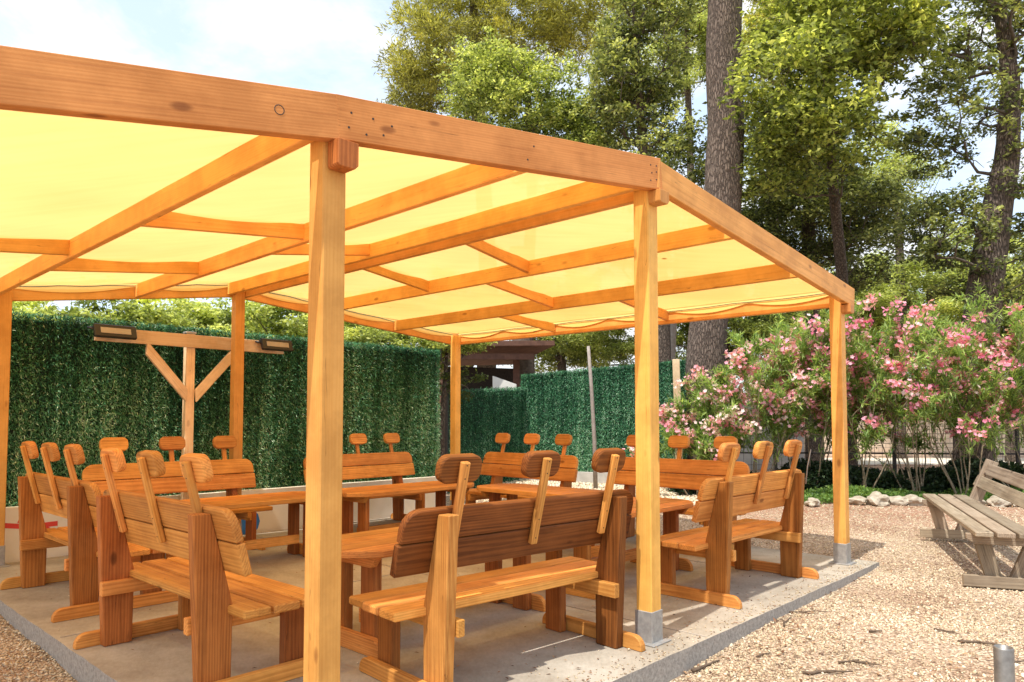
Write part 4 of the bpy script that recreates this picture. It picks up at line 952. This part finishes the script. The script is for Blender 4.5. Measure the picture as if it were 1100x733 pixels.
# ------------------------------------------------------------------ oleanders
def oleander(px,Y,h,w_,nst,seed,pale,label,lowleaf=False,flw=1.0):
    r=np.random.default_rng(seed); random.seed(seed)
    b=at(px,500,Y); g0=float(gz(b.x,Y)); e=empty('oleander_shrub',(b.x,Y,g0),0,label,'shrub','pink flowering oleanders beyond the gravel')
    m=MB(); tips=[]
    def stem(p,d,L_,r0,dep):
        pts=[p];q=p.copy();dd=d.copy()
        for i in range(6):
            dd=(dd+Vector(r.normal(size=3))*.10+Vector((0,0,.03))).normalized(); q=q+dd*(L_/6); pts.append(q.copy())
        m.tube(pts,[r0*(1-.11*i) for i in range(7)],5 if dep else 6,cap=False)
        if dep<3:
            for _ in range(3 if dep<2 else 2):
                k=r.integers(3,7); stem(pts[k],(dd+Vector(r.normal(size=3))*.42).normalized(),L_*r.uniform(.42,.62),r0*.55,dep+1)
        tips.append((pts[-1],dd.copy(),dep)); tips.append((pts[4],dd.copy(),dep))
    for i in range(nst):
        a=r.uniform(0,6.28); sp=r.uniform(.05,.55)*w_/1.1
        d=Vector((math.cos(a)*sp,math.sin(a)*sp*.8,1)).normalized()
        stem(Vector((math.cos(a)*.15,math.sin(a)*.12,-.05)),d,h*r.uniform(.5,.72),.016,0)
    m.build('stems',M['stem'],e)
    T=np.array([list(t[0]) for t in tips]); Dr=np.array([list(t[1]) for t in tips]); dep=np.array([t[2] for t in tips])
    # whorled lance leaves
    per=23; n=len(T)*per; ti_=np.repeat(np.arange(len(T)),per)
    back=r.uniform(-.30,.02,n)
    c=T[ti_]+Dr[ti_]*back[:,None]+r.normal(size=(n,3))*.012
    dr=Dr[ti_]*.6+rdir(n)*.8
    ls=r.uniform(.09,.17,n); Vv,Ff=leaf_quads(c,dr,rdir(n)*.5+np.array([0,0,1.]),ls,ls*.17,.03)
    keep=(c[:,2]>.28+.5*r.uniform(0,1,n))
    ti=np.clip(.45+r.normal(0,.2,n)+.22*(c[:,2]/h-.5),0,1)
    Vv=Vv.reshape(-1,4,3)[keep].reshape(-1,3); Ff=np.arange(len(Vv)).reshape(-1,4)
    quads_obj('foliage',Vv,Ff,M['leaf_olea'],e,tint=np.repeat(ti[keep],4))
    # blossom clusters on the upper and outer tips
    idx=np.where((dep>=1)&(T[:,2]>h*.34)&(T[:,2]<h*1.05))[0]; r.shuffle(idx); idx=idx[:int(len(idx)*.19*flw)]
    C_=[];Nn=[];tt=[]
    for i in idx:
        k=r.integers(12,30); base=.5+r.normal(0,.22)+pale
        cc=T[i]+Dr[i]*.03+r.normal(size=(k,3))*np.array([.065,.065,.05]); C_.append(cc)
        nn=rdir(k)*.8+np.array([0,-.35,.6]); Nn.append(nn); tt.append(np.clip(base+r.normal(0,.12,k),0,1))
    C_=np.concatenate(C_);Nn=np.concatenate(Nn);tt=np.concatenate(tt)
    Nn/=np.linalg.norm(Nn,axis=1,keepdims=True); s1=np.cross(Nn,rdir(len(Nn))); s1/=np.linalg.norm(s1,axis=1,keepdims=True); s2=np.cross(Nn,s1)
    VV=[]
    for k in range(5):
        a=2*math.pi*k/5; dr=s1*math.cos(a)+s2*math.sin(a)+Nn*.35
        v_,_=leaf_quads(C_,dr,Nn,.040,.034,.0); VV.append(v_)
    Vv=np.concatenate(VV); quads_obj('blossoms',Vv,np.arange(len(Vv)).reshape(-1,4),M['blossom'],e,tint=np.tile(np.repeat(tt,4),5))
oleander(748,12.6,2.0,1.0,7,101,.30,'small oleander with pale whitish-pink blossoms in front of the thick pine trunk',True,.9)
oleander(808,12.8,2.7,1.1,9,102,.12,'pale pink oleander just right of the thick pine trunk',True,1.2)
oleander(868,12.9,2.75,1.1,9,103,.05,'oleander with soft pink blossoms behind the right corner post',True,1.2)
oleander(925,12.5,2.8,1.1,8,104,.0,'oleander with open crossing stems just right of the corner post',True,1.0)
oleander(985,12.6,3.25,1.2,9,105,-.05,'tallest oleander, with deep pink blossoms near its top',True,1.0)
oleander(1040,12.2,2.95,1.2,9,106,-.05,'oleander with deep pink blossoms behind the weathered bench',True,1.1)
oleander(1100,12.4,3.0,1.3,9,107,-.02,'oleander at the right edge of the photo, partly cut off',True,1.0)

# ------------------------------------------------------------------ hedge, weeds, border stones
def carpet(name,label,cat,x0,x1,y0,y1,zf,n,mat,ls,seed,kind):
    r=np.random.default_rng(seed); x=r.uniform(x0,x1,n); y=r.uniform(y0,y1,n)
    zt=zf(x,y); z=gz(x,y)+zt*r.uniform(0,1,n)**.6
    c=np.stack([x,y,z],1); dr=rdir(n)*.8+np.array([0,-.3,.25]); nr=rdir(n)*.7+np.array([0,-.4,.8])
    s=r.uniform(.6,1.3,n)*ls; Vv,Ff=leaf_quads(c,dr,nr,s,s*.6,.06)
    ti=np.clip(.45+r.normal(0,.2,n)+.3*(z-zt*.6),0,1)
    o=quads_obj(name,Vv,Ff,mat,tint=np.repeat(ti,4)); tag(o,label,cat,kind=kind); return o
lump=lambda h:(lambda x,y: h*(.75+.25*np.sin(x*2.3+1)+.18*np.sin(x*5.9+y)))
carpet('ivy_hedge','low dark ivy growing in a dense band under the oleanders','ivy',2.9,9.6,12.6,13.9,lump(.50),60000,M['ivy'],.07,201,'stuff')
carpet('ground_weeds','bright green weeds along the border stones','weeds',3.3,9.4,11.5,12.6,lump(.17),26000,M['weed'],.045,202,'stuff')
rocks=[(921,540,.17,'small pale border stone right of the corner post'),(942,538,.28,'largest pale border stone, right of the corner post'),(966,543,.2,'flat pale border stone between the largest stone and the weathered bench'),(982,542,.22,'pale border stone just left of the weathered bench seat'),(1026,538,.22,'border stone seen behind the seat of the weathered bench'),(1072,543,.24,'flat border stone under the backrest of the weathered bench'),(873,540,.16,'small border stone left of the corner post'),(1048,541,.15,'small border stone behind the weathered bench leg'),(1095,541,.2,'border stone at the right edge of the photo')]
for i,(px,py,s,lb) in enumerate(rocks):
    random.seed(300+i); Y=11.3; p=at(px,540,Y); bm=bmesh.new(); bmesh.ops.create_icosphere(bm,subdivisions=3,radius=1)
    from mathutils import noise
    for v in bm.verts:
        nzz=noise.noise(v.co*1.3+Vector((i*7,0,0)))*.5+noise.noise(v.co*3.7+Vector((i*7,3,0)))*.14; v.co*=1+nzz; v.co.x*=s*.85; v.co.y*=s*.6; v.co.z*=s*.42
        if v.co.z<-.06: v.co.z=-.06
    me=bpy.data.meshes.new('border_stone'); bm.to_mesh(me); bm.free(); me.materials.append(M['rock'])
    o=bpy.data.objects.new('border_stone',me); col.objects.link(o); o.location=(p.x,Y,float(gz(p.x,Y))+.06); o.rotation_euler=(0,0,random.uniform(0,3)); tag(o,lb,'stone','border stones along the shrub bed')
# pebbly pale ground behind the far benches
r=np.random.default_rng(9); x=r.uniform(-.8,3.4,9000); y=r.uniform(11.2,16,9000); k=outside(x,y,.05); x=x[k];y=y[k]; s=r.uniform(.012,.04,len(x))
tag(stones('coarse_pebbles',np.stack([x,y,gz(x,y)+s*.2],1),s,M['gravel_stone'],np.clip(r.normal(.78,.2,len(x)),0,1)),'coarse pale pebbles between the far benches and the back screen','pebbles',kind='stuff')

# ------------------------------------------------------------------ iron railing, brick wall, path, shed
rl=empty('iron_railing',(0,0,0),0,'dark iron railing running behind the oleanders','railing')
ra=at(770,450,15.2);rb=at(1160,450,14.4)
ra=Vector((ra.x,ra.y));rb=Vector((rb.x,rb.y))
for z in (1.62,1.44,.75): one('rail',M['iron'],rl,lambda m:m.board(v3(ra,z),v3(rb,z),.035,.03))
for i in range(7):
    q_=lerp(ra,rb,i/6); one('railing_post',M['iron'],rl,lambda m:m.board((q_.x,q_.y,-.1),(q_.x,q_.y,1.7),.06,.06,up=(1,0,0)))
def wires(m):
    for i in range(46):
        q_=lerp(ra,rb,(i+.5)/46); m.tube([(q_.x,q_.y,.1),(q_.x,q_.y,1.44)],[.004,.004],4,cap=False)
    for z in (.3,.5,.95,1.15,1.3): m.tube([v3(ra,z),v3(rb,z)],[.004,.004],4,cap=False)
one('wire_mesh',M['iron'],rl,wires)
o=wallbox('brick_wall',Vector((8.5,26)),Vector((28,25.6)),-.1,2.9,.3,M['brick'],'long tan brick wall far behind the oleanders and railing','wall')
o=wallbox('grey_shed_wall',Vector((5.0,20)),Vector((8.0,20)),-.1,2.1,.2,M['curb'],'grey wall panel behind the pale oleanders','wall')
m=MB(); m.board((5,23.6,.115),(34,23.6,.115),3.4,.03,up=(0,1,0),bevel=0); tag(m.build('pale_path',M['path']),kind='structure')
sh=empty('garden_shed',(0,0,0),0,'open brown shed with a shade-coloured sheet inside, seen under the far canopy post','shed')
a=at(470,450,17.5);b=at(572,450,18.5)
sa=Vector((a.x,a.y));sb=Vector((b.x,b.y))
one('roof',M['shedwood'],sh,lambda m:m.board(v3(sa,3.02),v3(sb,3.14),2.6,.12,up=(0,1,-.08)))
one('roof_beam',M['shedwood'],sh,lambda m:m.board(v3(sa,2.86)-Vector((0,1.2,0)),v3(sb,2.95)-Vector((0,1.2,0)),.14,.08))
one('shade_sheet',M['shed_shade'],sh,lambda m:m.board(v3(sa,1.4)+Vector((0,.2,0)),v3(lerp(sa,sb,.83),1.4)+Vector((0,.2,0)),2.7,.06))  # near-black sheet that paints the shade inside the open shed
for t_ in (.06,.82):
    q_=lerp(sa,sb,t_); one('shed_post',M['shedwood'],sh,lambda m:m.board((q_.x,q_.y-.6,0),(q_.x,q_.y-.6,2.95),.16,.14,up=(1,0,0)))
pb=at(542,413,17.0); m=MB(); m.solid([(-.28,-.25),(.28,-.25),(.28,.02),(-.28,.22)],.03,MX((1,0,0),(0,0,1),(0,-1,0),(pb.x,17.0,pb.z-.02)),.004); tag(m.build('white_board',M['white']),'small white board leaning inside the brown shed','board')
